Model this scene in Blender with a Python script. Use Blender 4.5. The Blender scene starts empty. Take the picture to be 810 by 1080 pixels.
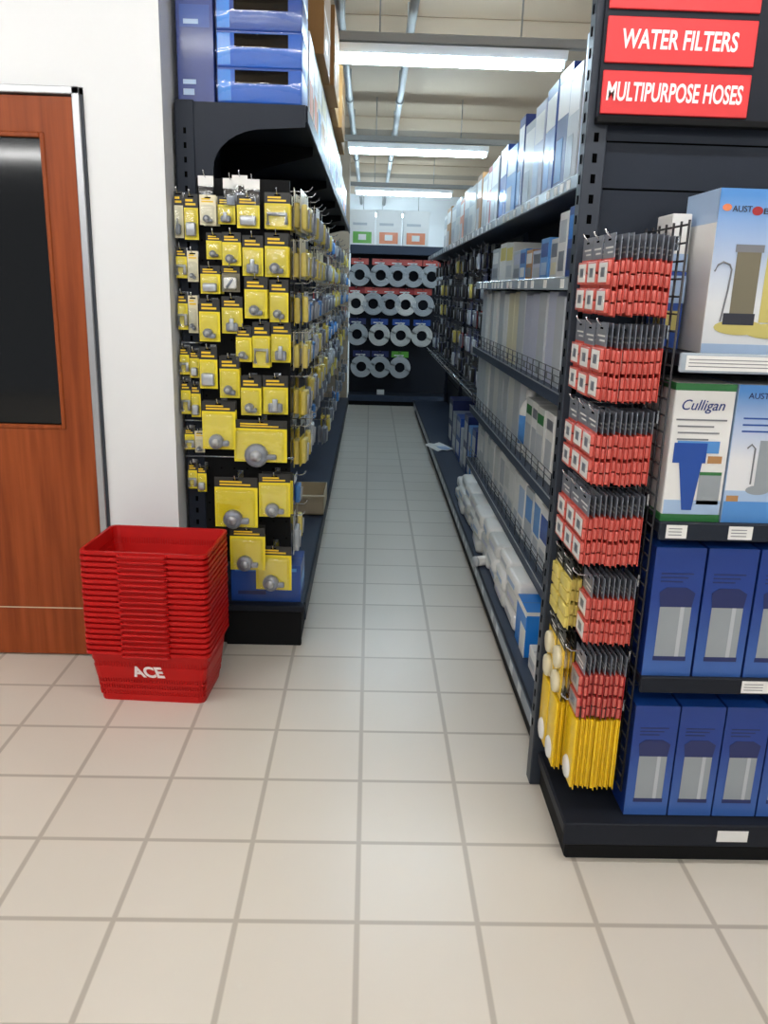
import bpy, bmesh, math, random
from mathutils import Vector, Matrix
random.seed(7)
PI = math.pi
scene = bpy.context.scene
C = scene.collection

# ------------------------------------------------------------------ camera, world, exposure
cam = bpy.data.cameras.new('camera')
cam.sensor_fit = 'HORIZONTAL'; cam.sensor_width = 36.0; cam.lens = 36.0 * 854.87 / 810.0
cam.clip_start = 0.05; cam.clip_end = 100
camo = bpy.data.objects.new('camera', cam); C.objects.link(camo)
p_, y_, r_ = 0.26835, 0.02322, 0.02954
fw = Vector((math.sin(y_) * math.cos(p_), math.cos(y_) * math.cos(p_), -math.sin(p_)))
ri = Vector((math.cos(y_), -math.sin(y_), 0)); up = ri.cross(fw)
R2 = math.cos(r_) * ri + math.sin(r_) * up; U2 = -math.sin(r_) * ri + math.cos(r_) * up
M = Matrix((R2, U2, -fw)).transposed().to_4x4(); M.translation = Vector((0, 0, 1.5179))
camo.matrix_world = M
scene.camera = camo
w = bpy.data.worlds.new('world'); scene.world = w; w.use_nodes = True
w.node_tree.nodes['Background'].inputs[0].default_value = (0.86, 0.93, 1.0, 1)
w.node_tree.nodes['Background'].inputs[1].default_value = 0.15
vs = scene.view_settings
vs.view_transform = 'Standard'; vs.look = 'None'; vs.gamma = 1.0; vs.use_curve_mapping = False
vs.exposure = 1.45
TUBE = 14.4          # emission of the tubes over the open floor (neutral)
TUBE_COL = (1.0, 1.0, 0.985)
TUBE_AISLE = 27.0    # the aisle's own tubes are cooler
TUBE_AISLE_COL = (0.64, 0.85, 1.0)

# ------------------------------------------------------------------ materials
def lin(c):
    c = c / 255.0
    return c / 12.92 if c <= 0.04045 else ((c + 0.055) / 1.055) ** 2.4
def mat(name, rgb, rough=0.5, metal=0.0, var=0.06, scale=14.0, coat=0.0, bump=0.0, spec=0.5):
    m = bpy.data.materials.new(name); m.use_nodes = True
    nt = m.node_tree; b = nt.nodes['Principled BSDF']
    col = [lin(v) for v in rgb]
    tc = nt.nodes.new('ShaderNodeTexCoord'); nz = nt.nodes.new('ShaderNodeTexNoise')
    nz.inputs['Scale'].default_value = scale; nz.inputs['Detail'].default_value = 3
    nt.links.new(tc.outputs['Object'], nz.inputs['Vector'])
    mx = nt.nodes.new('ShaderNodeMix'); mx.data_type = 'RGBA'
    mx.inputs[6].default_value = [max(0, v * (1 - var)) for v in col] + [1]
    mx.inputs[7].default_value = [min(1, v * (1 + var)) for v in col] + [1]
    nt.links.new(nz.outputs['Fac'], mx.inputs[0]); nt.links.new(mx.outputs[2], b.inputs['Base Color'])
    b.inputs['Roughness'].default_value = rough; b.inputs['Metallic'].default_value = metal
    b.inputs['Specular IOR Level'].default_value = spec
    b.inputs['Coat Weight'].default_value = coat; b.inputs['Coat Roughness'].default_value = 0.12
    if bump:
        bp = nt.nodes.new('ShaderNodeBump'); bp.inputs['Strength'].default_value = bump; bp.inputs['Distance'].default_value = 0.01
        nt.links.new(nz.outputs['Fac'], bp.inputs['Height']); nt.links.new(bp.outputs['Normal'], b.inputs['Normal'])
    return m
def film(name, tint=(1, 1, 1), gloss=0.16, rough=0.08):
    m = bpy.data.materials.new(name); m.use_nodes = True
    nt = m.node_tree; nt.nodes.remove(nt.nodes['Principled BSDF'])
    out = nt.nodes['Material Output']
    tr = nt.nodes.new('ShaderNodeBsdfTransparent'); tr.inputs[0].default_value = (*tint, 1)
    gl = nt.nodes.new('ShaderNodeBsdfGlossy'); gl.inputs['Roughness'].default_value = rough
    tc = nt.nodes.new('ShaderNodeTexCoord'); nz = nt.nodes.new('ShaderNodeTexNoise'); nz.inputs['Scale'].default_value = 18
    bp = nt.nodes.new('ShaderNodeBump'); bp.inputs['Strength'].default_value = 0.35; bp.inputs['Distance'].default_value = 0.01
    nt.links.new(tc.outputs['Object'], nz.inputs['Vector']); nt.links.new(nz.outputs['Fac'], bp.inputs['Height'])
    nt.links.new(bp.outputs['Normal'], gl.inputs['Normal'])
    mx = nt.nodes.new('ShaderNodeMixShader'); mx.inputs[0].default_value = gloss
    nt.links.new(tr.outputs[0], mx.inputs[1]); nt.links.new(gl.outputs[0], mx.inputs[2])
    nt.links.new(mx.outputs[0], out.inputs['Surface'])
    return m
def emis(name, col, s):
    m = bpy.data.materials.new(name); m.use_nodes = True
    b = m.node_tree.nodes['Principled BSDF']
    b.inputs['Base Color'].default_value = (0.9, 0.9, 0.9, 1)
    b.inputs['Emission Color'].default_value = (*col, 1); b.inputs['Emission Strength'].default_value = s
    return m

MT = {}
MT['wall'] = mat('white_wall_paint', (224, 227, 229), 0.6, var=0.02, scale=3)
MT['ceil'] = mat('grey_ceiling_paint', (204, 183, 158), 0.8, var=0.05, scale=1.2)
MT['beam'] = mat('beam_paint', (166, 149, 129), 0.8, var=0.04, scale=1.2)
MT['pipe'] = mat('pipe_paint', (150, 150, 148), 0.5, var=0.03)
MT['shelf'] = mat('dark_grey_powder_coat', (31, 35, 44), 0.5, spec=0.18, var=0.08)
MT['shelf2'] = mat('slate_powder_coat', (38, 44, 55), 0.48, spec=0.18, var=0.08)
MT['deck'] = mat('slate_blue_deck', (56, 66, 84), 0.45, spec=0.18, var=0.08)
MT['black'] = mat('black_coat', (16, 17, 19), 0.7, spec=0.18)
MT['slot'] = mat('dark_slot', (6, 6, 7), 0.8, spec=0.0)
MT['upright'] = mat('grey_upright_coat', (52, 58, 68), 0.4, var=0.06, spec=0.3)
MT['chrome'] = mat('bright_wire', (205, 208, 212), 0.25, 1.0)
MT['wire'] = mat('dark_wire', (58, 58, 62), 0.4, 0.6)
MT['clear'] = film('clear_plastic', (0.97, 0.98, 0.98), 0.09, 0.1)
MT['strip'] = mat('clear_price_channel', (170, 182, 194), 0.22, var=0.05, coat=0.6)
MT['tag'] = mat('price_card', (236, 236, 234), 0.5, var=0.03)
MT['ink'] = mat('grey_print', (120, 122, 128), 0.6)
MT['dkink'] = mat('dark_print', (45, 48, 60), 0.6)
MT['signred'] = mat('sign_red', (214, 46, 50), 0.45, var=0.03)
MT['signwhite'] = mat('sign_white', (250, 236, 236), 0.5, var=0.01)
MT['basket'] = mat('red_plastic', (186, 14, 13), 0.42, var=0.05, spec=0.3)
MT['alu'] = mat('brushed_aluminium', (178, 180, 184), 0.35, 0.7)
MT['rubber'] = mat('dark_seal', (40, 46, 56), 0.6)
MT['yellow'] = mat('yellow_card', (240, 218, 34), 0.35, coat=0.4)
MT['yellow2'] = mat('strong_yellow', (236, 196, 20), 0.4, coat=0.3)
MT['cream'] = mat('cream_card', (226, 218, 186), 0.45, coat=0.2)
MT['paley'] = mat('pale_yellow', (224, 206, 110), 0.45, coat=0.2)
MT['blackc'] = mat('black_card', (30, 30, 28), 0.45, coat=0.3)
MT['grey'] = mat('grey_fitting', (132, 138, 150), 0.35, 0.3)
MT['silver'] = mat('silver_fitting', (190, 194, 200), 0.28, 0.6)
MT['red'] = mat('red_card', (206, 80, 70), 0.45, coat=0.25)
MT['redside'] = mat('red_blister', (208, 98, 88), 0.35, coat=0.3)
MT['dkred'] = mat('deep_red_card', (168, 36, 40), 0.5, coat=0.2)
MT['white'] = mat('white_card', (232, 232, 230), 0.42, var=0.03, coat=0.2)
MT['offwhite'] = mat('off_white_board', (212, 214, 212), 0.45, var=0.03, coat=0.2)
MT['palegrey'] = mat('pale_grey_board', (184, 190, 196), 0.45, var=0.04, coat=0.2)
MT['lav'] = mat('pale_lavender_board', (190, 194, 214), 0.45, var=0.04, coat=0.2)
MT['paleblue'] = mat('pale_blue_print', (166, 192, 224), 0.42, var=0.04, coat=0.2)
MT['sky'] = mat('sky_blue_print', (84, 146, 214), 0.42, var=0.06, coat=0.2)
MT['blue'] = mat('blue_print', (26, 74, 160), 0.4, var=0.06, coat=0.3)
MT['blue2'] = mat('deep_blue_print', (16, 50, 128), 0.4, var=0.06, coat=0.3)
MT['navy'] = mat('navy_print', (18, 36, 96), 0.4, var=0.06, coat=0.3)
MT['cyan'] = mat('bright_blue_print', (28, 128, 220), 0.4, var=0.05, coat=0.3)
MT['green'] = mat('green_print', (46, 116, 62), 0.45, coat=0.2)
MT['lime'] = mat('lime_print', (96, 176, 60), 0.45, coat=0.2)
MT['orange'] = mat('orange_print', (230, 132, 84), 0.45, coat=0.2)
MT['tan'] = mat('tan_print', (178, 132, 84), 0.5)
MT['card'] = mat('brown_cardboard', (152, 112, 62), 0.75, var=0.1, scale=5)
MT['cardp'] = mat('pale_cardboard', (206, 190, 160), 0.7, var=0.06)
MT['olive'] = mat('olive_filter', (118, 112, 92), 0.4)
MT['filt'] = mat('grey_filter_print', (150, 158, 164), 0.45)
MT['gold'] = mat('yellow_base_print', (202, 190, 110), 0.45)
MT['tube'] = emis('fluorescent_tube', TUBE_COL, TUBE)
MT['tube_cool'] = emis('cool_fluorescent_tube', TUBE_AISLE_COL, TUBE_AISLE)
MT['fix'] = mat('white_fixture', (225, 226, 226), 0.5, var=0.02)
MT['glassdark'] = mat('dark_window_glass', (8, 8, 9), 0.07, var=0.05)

# wood door: stretched noise grain
def wood():
    m = bpy.data.materials.new('cherry_veneer'); m.use_nodes = True
    nt = m.node_tree; b = nt.nodes['Principled BSDF']
    tc = nt.nodes.new('ShaderNodeTexCoord'); mp = nt.nodes.new('ShaderNodeMapping'); mp.inputs['Scale'].default_value = (22, 22, 1.2)
    nz = nt.nodes.new('ShaderNodeTexNoise'); nz.inputs['Scale'].default_value = 1.6; nz.inputs['Detail'].default_value = 6
    cr = nt.nodes.new('ShaderNodeValToRGB')
    cr.color_ramp.elements[0].position = 0.3; cr.color_ramp.elements[1].position = 0.75
    cr.color_ramp.elements[0].color = (lin(124), lin(56), lin(24), 1); cr.color_ramp.elements[1].color = (lin(160), lin(80), lin(38), 1)
    nt.links.new(tc.outputs['Object'], mp.inputs['Vector']); nt.links.new(mp.outputs[0], nz.inputs['Vector'])
    nt.links.new(nz.outputs['Fac'], cr.inputs[0]); nt.links.new(cr.outputs[0], b.inputs['Base Color'])
    b.inputs['Roughness'].default_value = 0.42; b.inputs['Specular IOR Level'].default_value = 0.22
    return m
MT['wood'] = wood()
# floor tiles of 0.3 m with grey joints
def tiles():
    m = bpy.data.materials.new('cream_floor_tiles'); m.use_nodes = True
    nt = m.node_tree; b = nt.nodes['Principled BSDF']; L = nt.links.new
    def math_(op, a, bb=None, c=None):
        n = nt.nodes.new('ShaderNodeMath'); n.operation = op
        for i, v in enumerate((a, bb, c)):
            if v is None: continue
            if isinstance(v, (int, float)): n.inputs[i].default_value = v
            else: L(v, n.inputs[i])
        return n.outputs[0]
    tc = nt.nodes.new('ShaderNodeTexCoord'); sp = nt.nodes.new('ShaderNodeSeparateXYZ'); L(tc.outputs['Object'], sp.inputs[0])
    u = math_('DIVIDE', math_('SUBTRACT', sp.outputs[0], 0.0019 - 30), 0.3)
    v = math_('DIVIDE', math_('SUBTRACT', sp.outputs[1], 1.671 - 30), 0.3)
    def edge(t):
        f = math_('FRACT', t); d = math_('MINIMUM', f, math_('SUBTRACT', 1.0, f))
        n = nt.nodes.new('ShaderNodeMapRange'); n.interpolation_type = 'SMOOTHSTEP'
        n.inputs['From Min'].default_value = 0.014; n.inputs['From Max'].default_value = 0.032
        L(d, n.inputs['Value']); return n.outputs[0]
    e = math_('MINIMUM', edge(u), edge(v))
    cb = nt.nodes.new('ShaderNodeCombineXYZ'); L(math_('FLOOR', u), cb.inputs[0]); L(math_('FLOOR', v), cb.inputs[1])
    wn = nt.nodes.new('ShaderNodeTexWhiteNoise'); L(cb.outputs[0], wn.inputs['Vector'])
    nz = nt.nodes.new('ShaderNodeTexNoise'); nz.inputs['Scale'].default_value = 3.0; nz.inputs['Detail'].default_value = 4; L(tc.outputs['Object'], nz.inputs['Vector'])
    f = math_('ADD', math_('MULTIPLY', wn.outputs['Value'], 0.6), math_('MULTIPLY', nz.outputs['Fac'], 0.4))
    m1 = nt.nodes.new('ShaderNodeMix'); m1.data_type = 'RGBA'
    m1.inputs[6].default_value = (lin(215), lin(209), lin(198), 1); m1.inputs[7].default_value = (lin(223), lin(218), lin(208), 1)
    L(f, m1.inputs[0])
    m2 = nt.nodes.new('ShaderNodeMix'); m2.data_type = 'RGBA'; m2.inputs[6].default_value = (lin(184), lin(177), lin(166), 1)
    L(e, m2.inputs[0]); L(m1.outputs[2], m2.inputs[7]); L(m2.outputs[2], b.inputs['Base Color'])
    b.inputs['Roughness'].default_value = 0.31
    return m
MT['tiles'] = tiles()
def fade(name, lo, hi, z0, z1):
    m = mat(name, hi, 0.42, coat=0.2); nt = m.node_tree; b = nt.nodes['Principled BSDF']
    tc = nt.nodes.new('ShaderNodeTexCoord'); sp = nt.nodes.new('ShaderNodeSeparateXYZ'); nt.links.new(tc.outputs['Object'], sp.inputs[0])
    mr = nt.nodes.new('ShaderNodeMapRange'); mr.inputs['From Min'].default_value = z0; mr.inputs['From Max'].default_value = z1
    nt.links.new(sp.outputs[2], mr.inputs['Value'])
    mx = nt.nodes.new('ShaderNodeMix'); mx.data_type = 'RGBA'
    mx.inputs[6].default_value = [lin(v) for v in lo] + [1]; mx.inputs[7].default_value = [lin(v) for v in hi] + [1]
    nt.links.new(mr.outputs[0], mx.inputs[0]); nt.links.new(mx.outputs[2], b.inputs['Base Color']); return m
MT['fade_sky'] = fade('printed_sky_fade', (222, 226, 230), (78, 142, 212), .12, .36)
MT['fade_blue'] = fade('deep_blue_fade', (62, 104, 178), (18, 58, 140), .0, .22)  # deep blue that turns paler towards the bottom of the box
MT['stripg'] = mat('grey_price_channel', (104, 116, 132), 0.3, var=0.06, coat=0.4)
MT['crate'] = mat('blue_case_card', (40, 100, 196), 0.45)
MT['fade_mid'] = fade('printed_blue_fade', (226, 228, 232), (84, 146, 216), .16, .33)

# ------------------------------------------------------------------ mesh helpers
class MB:
    """collects shapes; build() links them as ONE mesh object"""
    def __init__(s): s.v = []; s.f = []; s.m = []; s.sm = []; s.mats = []
    def mi(s, m):
        m = MT[m] if isinstance(m, str) else m
        if m not in s.mats: s.mats.append(m)
        return s.mats.index(m)
    def add(s, vs_, fs, m, smooth=False):
        o = len(s.v); k = s.mi(m); s.v += [tuple(v) for v in vs_]
        for f in fs: s.f.append([i + o for i in f]); s.m.append(k); s.sm.append(smooth)
        return s
    def box(s, x0, x1, y0, y1, z0, z1, m, bev=0.0, seg=1, rot=None):
        bm = bmesh.new(); bmesh.ops.create_cube(bm, size=1)
        for v in bm.verts: v.co = Vector(((x0 + x1) / 2 + v.co.x * (x1 - x0), (y0 + y1) / 2 + v.co.y * (y1 - y0), (z0 + z1) / 2 + v.co.z * (z1 - z0)))
        if bev: bmesh.ops.bevel(bm, geom=bm.edges[:], offset=bev, segments=seg, affect='EDGES', profile=0.5)
        if rot: bm.transform(rot)
        bm.verts.index_update()
        s.add([v.co[:] for v in bm.verts], [[v.index for v in f.verts] for f in bm.faces], m, seg > 1); bm.free(); return s
    def tube(s, pts, r, m, seg=8, closed=False):
        pts = [Vector(p) for p in pts]; n = len(pts); vs_ = []; fs = []
        for i, p in enumerate(pts):
            a = pts[(i - 1) % n] if closed or i else p; b = pts[(i + 1) % n] if closed or i < n - 1 else p
            t = (b - a).normalized(); h = Vector((0, 0, 1)) if abs(t.z) < 0.9 else Vector((1, 0, 0))
            e1 = t.cross(h).normalized(); e2 = t.cross(e1)
            rr = r[i] if isinstance(r, (list, tuple)) else r
            for k in range(seg):
                an = 2 * PI * k / seg; vs_.append(p + e1 * math.cos(an) * rr + e2 * math.sin(an) * rr)
        for i in range(n if closed else n - 1):
            j = (i + 1) % n
            for k in range(seg): fs.append([i * seg + k, i * seg + (k + 1) % seg, j * seg + (k + 1) % seg, j * seg + k])
        if not closed: fs.append(list(range(seg))[::-1]); fs.append([(n - 1) * seg + k for k in range(seg)])
        return s.add(vs_, fs, m, seg > 5)
    def lathe(s, prof, m, seg=20, cx=0, cy=0, cz=0, axis='z'):
        vs_ = []; fs = []; n = len(prof)
        for r, z in prof:
            for k in range(seg):
                a = 2 * PI * k / seg; c, d = r * math.cos(a), r * math.sin(a)
                vs_.append((cx + c, cy + d, cz + z) if axis == 'z' else (cx + c, cy + z, cz + d) if axis == 'y' else (cx + z, cy + c, cz + d))
        for i in range(n - 1):
            for k in range(seg): fs.append([i * seg + k, i * seg + (k + 1) % seg, (i + 1) * seg + (k + 1) % seg, (i + 1) * seg + k])
        fs.append(list(range(seg))[::-1]); fs.append([(n - 1) * seg + k for k in range(seg)])
        return s.add(vs_, fs, m, True)
    def prism(s, poly, y0, y1, m, axis='y'):
        n = len(poly); f = (lambda a, b, t: (a, t, b)) if axis == 'y' else (lambda a, b, t: (t, a, b))
        vs_ = [f(a, b, y0) for a, b in poly] + [f(a, b, y1) for a, b in poly]
        fs = [list(range(n)), list(range(n, 2 * n))[::-1]] + [[i, i + n, (i + 1) % n + n, (i + 1) % n] for i in range(n)]
        return s.add(vs_, fs, m)
    def torus(s, c, R, r, m, axis='x', seg=22, rs=8, flat=1.0):
        pts = []
        for k in range(seg):
            a = 2 * PI * k / seg; u, v = R * math.cos(a), R * math.sin(a)
            pts.append((c[0], c[1] + u, c[2] + v) if axis == 'x' else (c[0] + u, c[1], c[2] + v) if axis == 'y' else (c[0] + u, c[1] + v, c[2]))
        return s.tube(pts, r, m, rs, True)
    def text(s, txt, size, m, mtx, width=None, shear=0.0, bold=0.0, ext=0.0006):
        cu = bpy.data.curves.new('t', 'FONT'); cu.body = txt; cu.size = size; cu.align_x = 'CENTER'; cu.align_y = 'CENTER'
        cu.shear = shear; cu.offset = bold; cu.extrude = ext; cu.resolution_u = 4
        ob = bpy.data.objects.new('t', cu); C.objects.link(ob)
        dg = bpy.context.evaluated_depsgraph_get(); dg.update()
        me = bpy.data.meshes.new_from_object(ob.evaluated_get(dg))
        xs = [v.co.x for v in me.vertices]; k = 1.0
        if width and xs: k = width / (max(xs) - min(xs))
        s.add([mtx @ Vector((v.co.x * k, v.co.y, v.co.z)) for v in me.vertices], [list(p.vertices) for p in me.polygons], m)
        bpy.data.objects.remove(ob); bpy.data.curves.remove(cu); bpy.data.meshes.remove(me); return s
    def mesh(s, name):
        me = bpy.data.meshes.new(name); me.from_pydata(s.v, [], s.f)
        for m in s.mats: me.materials.append(m)
        me.polygons.foreach_set('material_index', s.m); me.polygons.foreach_set('use_smooth', s.sm)
        bm = bmesh.new(); bm.from_mesh(me); bmesh.ops.recalc_face_normals(bm, faces=bm.faces[:]); bm.to_mesh(me); bm.free()
        me.update(); return me
    def build(s, name, parent=None, label=None, loc=None):
        o = bpy.data.objects.new(name, s.mesh(name)); C.objects.link(o)
        if parent: o.parent = parent
        if label: o['label'] = label
        if loc: o.location = loc
        return o
USED = set()
def tag(o, label, cat, group=None, shared=False):
    if not shared:
        assert label not in USED, label
    USED.add(label); assert 4 <= len(label.split()) <= 16, label
    o['label'] = label; o['category'] = cat
    if group: o['group'] = group
    return o
def empty(name, loc=(0, 0, 0), rz=0.0):
    o = bpy.data.objects.new(name, None); C.objects.link(o); o.location = loc; o.rotation_euler = (0, 0, rz); o.empty_display_size = 0.05
    return o
def copy_tree(o, parent=None):
    c = o.copy(); C.objects.link(c)
    if parent: c.parent = parent
    for ch in list(o.children): copy_tree(ch, c)
    return c
def struct(mb, name):
    o = mb.build(name); o['kind'] = 'structure'; return o
ORD = ['first', 'second', 'third', 'fourth', 'fifth', 'sixth', 'seventh', 'eighth', 'ninth', 'tenth', 'eleventh', 'twelfth', 'thirteenth', 'fourteenth', 'fifteenth',
       'sixteenth', 'seventeenth', 'eighteenth', 'nineteenth', 'twentieth', 'twenty-first', 'twenty-second', 'twenty-third', 'twenty-fourth', 'twenty-fifth']
FRONT = lambda x, y, z: Matrix(((1, 0, 0, x), (0, 0, -1, y), (0, 1, 0, z), (0, 0, 0, 1)))       # text facing -Y
AISLE = lambda x, y, z: Matrix(((0, 0, -1, x), (-1, 0, 0, y), (0, 1, 0, z), (0, 0, 0, 1)))       # text facing -X

# ------------------------------------------------------------------ the setting
struct(MB().box(-5.2, 5.5, -5, 17, -0.1, 0, 'tiles'), 'floor')
struct(MB().box(-5.2, 5.5, -5, 17, 3.3, 3.4, 'ceil'), 'ceiling')
n = 0
for y0, y1 in ((-0.4, 0.1), (2.8, 3.25), (6.15, 6.6), (9.5, 10.05), (12.9, 13.4)):
    n += 1; struct(MB().box(-5.2, 5.5, y0, y1, 3.17, 3.3, 'beam', 0.01), 'trim_%d' % n)
wl = MB()
wl.box(-5.2, -1.985, 3.13, 3.27, 0, 3.3, 'wall'); wl.box(-1.985, -1.02, 3.13, 3.27, 2.165, 3.3, 'wall'); wl.box(-1.02, -0.747, 3.13, 3.27, 0, 3.3, 'wall')
struct(wl, 'wall_front')
struct(MB().box(-0.90, -0.752, 3.27, 17, 0, 3.3, 'wall'), 'wall_left')
struct(MB().box(-0.75, -0.285, 10.35, 10.75, 0, 3.3, 'beam', 0.01), 'wall_column')
struct(MB().box(-4.5, 5.5, 17, 17.12, 0, 3.3, 'wall'), 'wall_back')
struct(MB().box(-1.985, -1.02, 3.40, 3.46, 0, 2.165, 'black'), 'wall_behind_door')
# door and its frame
fr = MB()
fr.box(-1.058, -1.03, 3.115, 3.27, 0, 2.165, 'alu', 0.003); fr.box(-1.985, -1.94, 3.115, 3.27, 0, 2.165, 'alu', 0.003)
fr.box(-1.985, -1.03, 3.115, 3.27, 2.14, 2.165, 'alu', 0.003)
fr.box(-1.03, -1.02, 3.121, 3.27, 0, 2.14, 'rubber')
struct(fr, 'trim_door')
d = MB()
wx0, wx1, wz0, wz1 = -1.82, -1.185, 0.975, 2.0
d.box(-1.935, wx0, 3.135, 3.175, 0.008, 2.135, 'wood'); d.box(wx1, -1.062, 3.135, 3.175, 0.008, 2.135, 'wood')
d.box(wx0, wx1, 3.135, 3.175, 0.008, wz0, 'wood'); d.box(wx0, wx1, 3.135, 3.175, wz1, 2.135, 'wood')
for x0, x1, z0, z1 in ((wx0 - .018, wx0, wz0 - .018, wz1 + .018), (wx1, wx1 + .018, wz0 - .018, wz1 + .018), (wx0, wx1, wz0 - .018, wz0), (wx0, wx1, wz1, wz1 + .018)):
    d.box(x0, x1, 3.130, 3.16, z0, z1, 'wood', 0.004)
d.box(-1.935, -1.062, 3.1335, 3.137, 0.212, 0.216, 'cardp')
do = struct(d, 'door_1')
g = MB().box(wx0, wx1, 3.150, 3.158, wz0, wz1, 'glassdark').build('glass_pane', do)
hd = MB(); hd.lathe([(.026, 0), (.026, -.008), (.01, -.012), (.01, -.05)], 'alu', 14, -1.88, 3.135, 1.0, 'y'); hd.tube([(-1.88, 3.088, 1.0), (-1.77, 3.085, 1.0)], .009, 'alu')
hd.build('door_handle', do)
# pipes under the ceiling
for i, x in enumerate((-0.228, 0.215)):
    pm = MB(); pm.tube([(x, -5, 3.13), (x, 17, 3.13)], 0.028, 'pipe', 10)
    for y in (1.2, 4.4, 5.9, 7.6, 9.2, 11.0): pm.box(x - .02, x + .02, y - .015, y + .015, 3.13, 3.3, 'pipe'); pm.tube([(x, y + .25, 3.13), (x, y + .33, 3.13)], 0.036, 'pipe', 10)
    struct(pm, 'trim_pipe_%d' % (i + 1))

# fluorescent battens hung in rows
def lamp(x, y, L_, label, vis):
    t = empty('ceiling_light', (x, y, 2.80))
    h = MB(); h.prism([(-.05, .09), (.05, .09), (.032, .042), (-.032, .042)], -L_ / 2, L_ / 2, 'fix', 'x'); h.build('housing', t)
    e = MB(); e.tube([(-L_ / 2 + .03, 0, .018), (L_ / 2 - .03, 0, .018)], 0.029, 'tube_cool' if vis else 'tube', 10); e.build('tube', t)
    for s_ in (-1, 1):
        q = MB(); q.box(s_ * (L_ / 2 - .02) - .012, s_ * (L_ / 2 - .02) + .012, -.02, .02, -.008, .045, 'fix', .004); q.build('lamp_holder', t)
        q = MB(); q.tube([(s_ * L_ * .3, 0, .09), (s_ * L_ * .3, 0, .50)], .005, 'pipe', 6); q.build('hanger_rod', t)
    tag(t, label, 'ceiling light', 'fluorescent ceiling lights', shared=True)
for y, lb in ((5.3, 'nearest and largest fluorescent tube light hanging across the aisle'), (8.6, 'second fluorescent tube light down the aisle, between the biggest and the far ones'),
              (12.2, 'third fluorescent tube light down the aisle, beyond the end rack of coils')):
    lamp(0.43, y, 1.38, lb, True)
lamp(-0.32, 15.7, 0.5, 'short far light at left just above the white boxes on the end rack', True)
lamp(0.50, 15.7, 1.1, 'farthest fluorescent light just above the white boxes on the end rack', True)
for y in (-3.3, -0.9, 1.5):
    for x in (-4.1, -2.5, -0.9, 0.75, 2.6):
        lamp(x, y, 1.38, 'fluorescent tube light over the open floor in front of the aisle', False)
for y in (5.3, 8.6): lamp(3.0, y, 1.38, 'unseen fluorescent tube light added over the neighbouring aisle', True)  # unseen lamps added beyond the right run for extra light
for i, (x0, x1, y) in enumerate(((-0.74, 2.2, 5.3), (-0.74, 2.2, 8.6), (-.74, 2.2, 12.2))):
    struct(MB().box(x0, x1, y - .03, y + .03, 2.905, 2.955, 'pipe', .004), 'trim_rail_%d' % (i + 1))

# ------------------------------------------------------------------ fixtures
def hook_mesh(L_, axis, r=0.0025, m='chrome', plate=True):
    """display hook from the origin along -y / +x / -x with an upturned ball tip"""
    d_ = {'-y': Vector((0, -1, 0)), '+x': Vector((1, 0, 0)), '-x': Vector((-1, 0, 0))}[axis]; u = Vector((0, 0, 1))
    h = MB(); pts = [Vector((0, 0, 0)), d_ * (L_ * .55) + u * .002, d_ * (L_ - .012) + u * .006, d_ * L_ + u * .016, d_ * (L_ + .004) + u * .024]
    h.tube(pts, r, m, 6)
    if plate:
        if axis == '-y': h.box(-.012, .012, -.004, 0, -.02, .012, m)
        else: h.box(min(0, d_.x * .004), max(0, d_.x * .004), -.012, .012, -.02, .012, m)
    # ticket flap on the end
    return h
# right-hand run of shelving along the aisle
RX = 1.0
run = empty('gondola_shelving', (0.79, 6.35, 0))
tag(run, 'long dark grey shelving run along the right side of the aisle', 'shelving')
def rp(mb, name, parent=run, label=None):
    o = mb.build(name, None, label); o.parent = parent
    o.location = -Vector(parent.matrix_world.translation if False else parent.location); return o
b = MB(); b.box(.586, RX, 2.33, 10.42, .125, .15, 'deck', .004); b.box(.60, RX, 2.33, 10.42, 0.0, .125, 'black'); b.box(.582, .592, 2.33, 10.42, .075, .152, 'shelf2', .003)
deck_r = rp(b, 'base_deck')
b = MB(); b.box(.5795, .583, 2.33, 10.42, .088, .140, 'stripg', .001)
y = 2.42
while y < 10.2: b.box(.5785, .5797, y, y + .06, .094, .134, 'palegrey'); y += random.uniform(.12, .5)
b.build('price_strip', deck_r, 'grey price strip with paler tickets along the deck edge')
b = MB(); b.box(RX, RX + .03, 2.33, 10.42, 0.0, 2.05, 'shelf')
for z in (.45, .75, 1.05, 1.35, 1.65): b.box(RX - .002, RX, 2.33, 10.42, z - .003, z + .003, 'slot')
rp(b, 'back_panel')
for y in (2.36, 3.9, 5.48, 7.1, 8.75, 10.38):
    b = MB(); b.box(.965, RX, y - .025, y + .025, .15, 2.05, 'shelf2')
    z = .25
    while z < 2: b.box(.9635, .966, y - .004, y + .004, z, z + .02, 'slot'); z += .05
    rp(b, 'upright')
def shelf_part(z, y0, y1, x0=.70, th=.03, strip='strip', m='deck'):
    b = MB(); b.box(x0, RX - .035, y0, y1, z - th, z, m, .003)
    for y in (y0 + .01, y1 - .01): b.prism([(RX - .04, z - th), (RX - .04, z - th - .09), (x0 + .08, z - th)], y - .002, y + .002, 'shelf')
    o = rp(b, 'shelf')
    s = MB(); s.box(x0 - .012, x0, y0, y1, z - .042, z + .004, strip, .003)
    y = y0 + .1
    while y < y1 - .1:
        if strip != 'deck': s.box(x0 - .0135, x0 - .012, y, y + .055, z - .036, z - .004, 'tag')
        y += random.uniform(.09, .3)
    if strip == 'deck': s.box(x0 - .0135, x0 - .011, y0, y1, z + .001, z + .006, 'alu')
    so = s.build('price_strip', o, 'pale price strip along the shelf edge')
    return o
SH = {'top': shelf_part(1.91, 2.33, 10.42, strip='stripg'), 'A': shelf_part(1.575, 2.33, 5.5), 'B': shelf_part(1.165, 2.33, 5.5, strip='deck'),
      'C': shelf_part(.775, 2.33, 5.5, strip='deck'), 'D': shelf_part(.415, 2.33, 5.5, strip='deck')}
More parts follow.
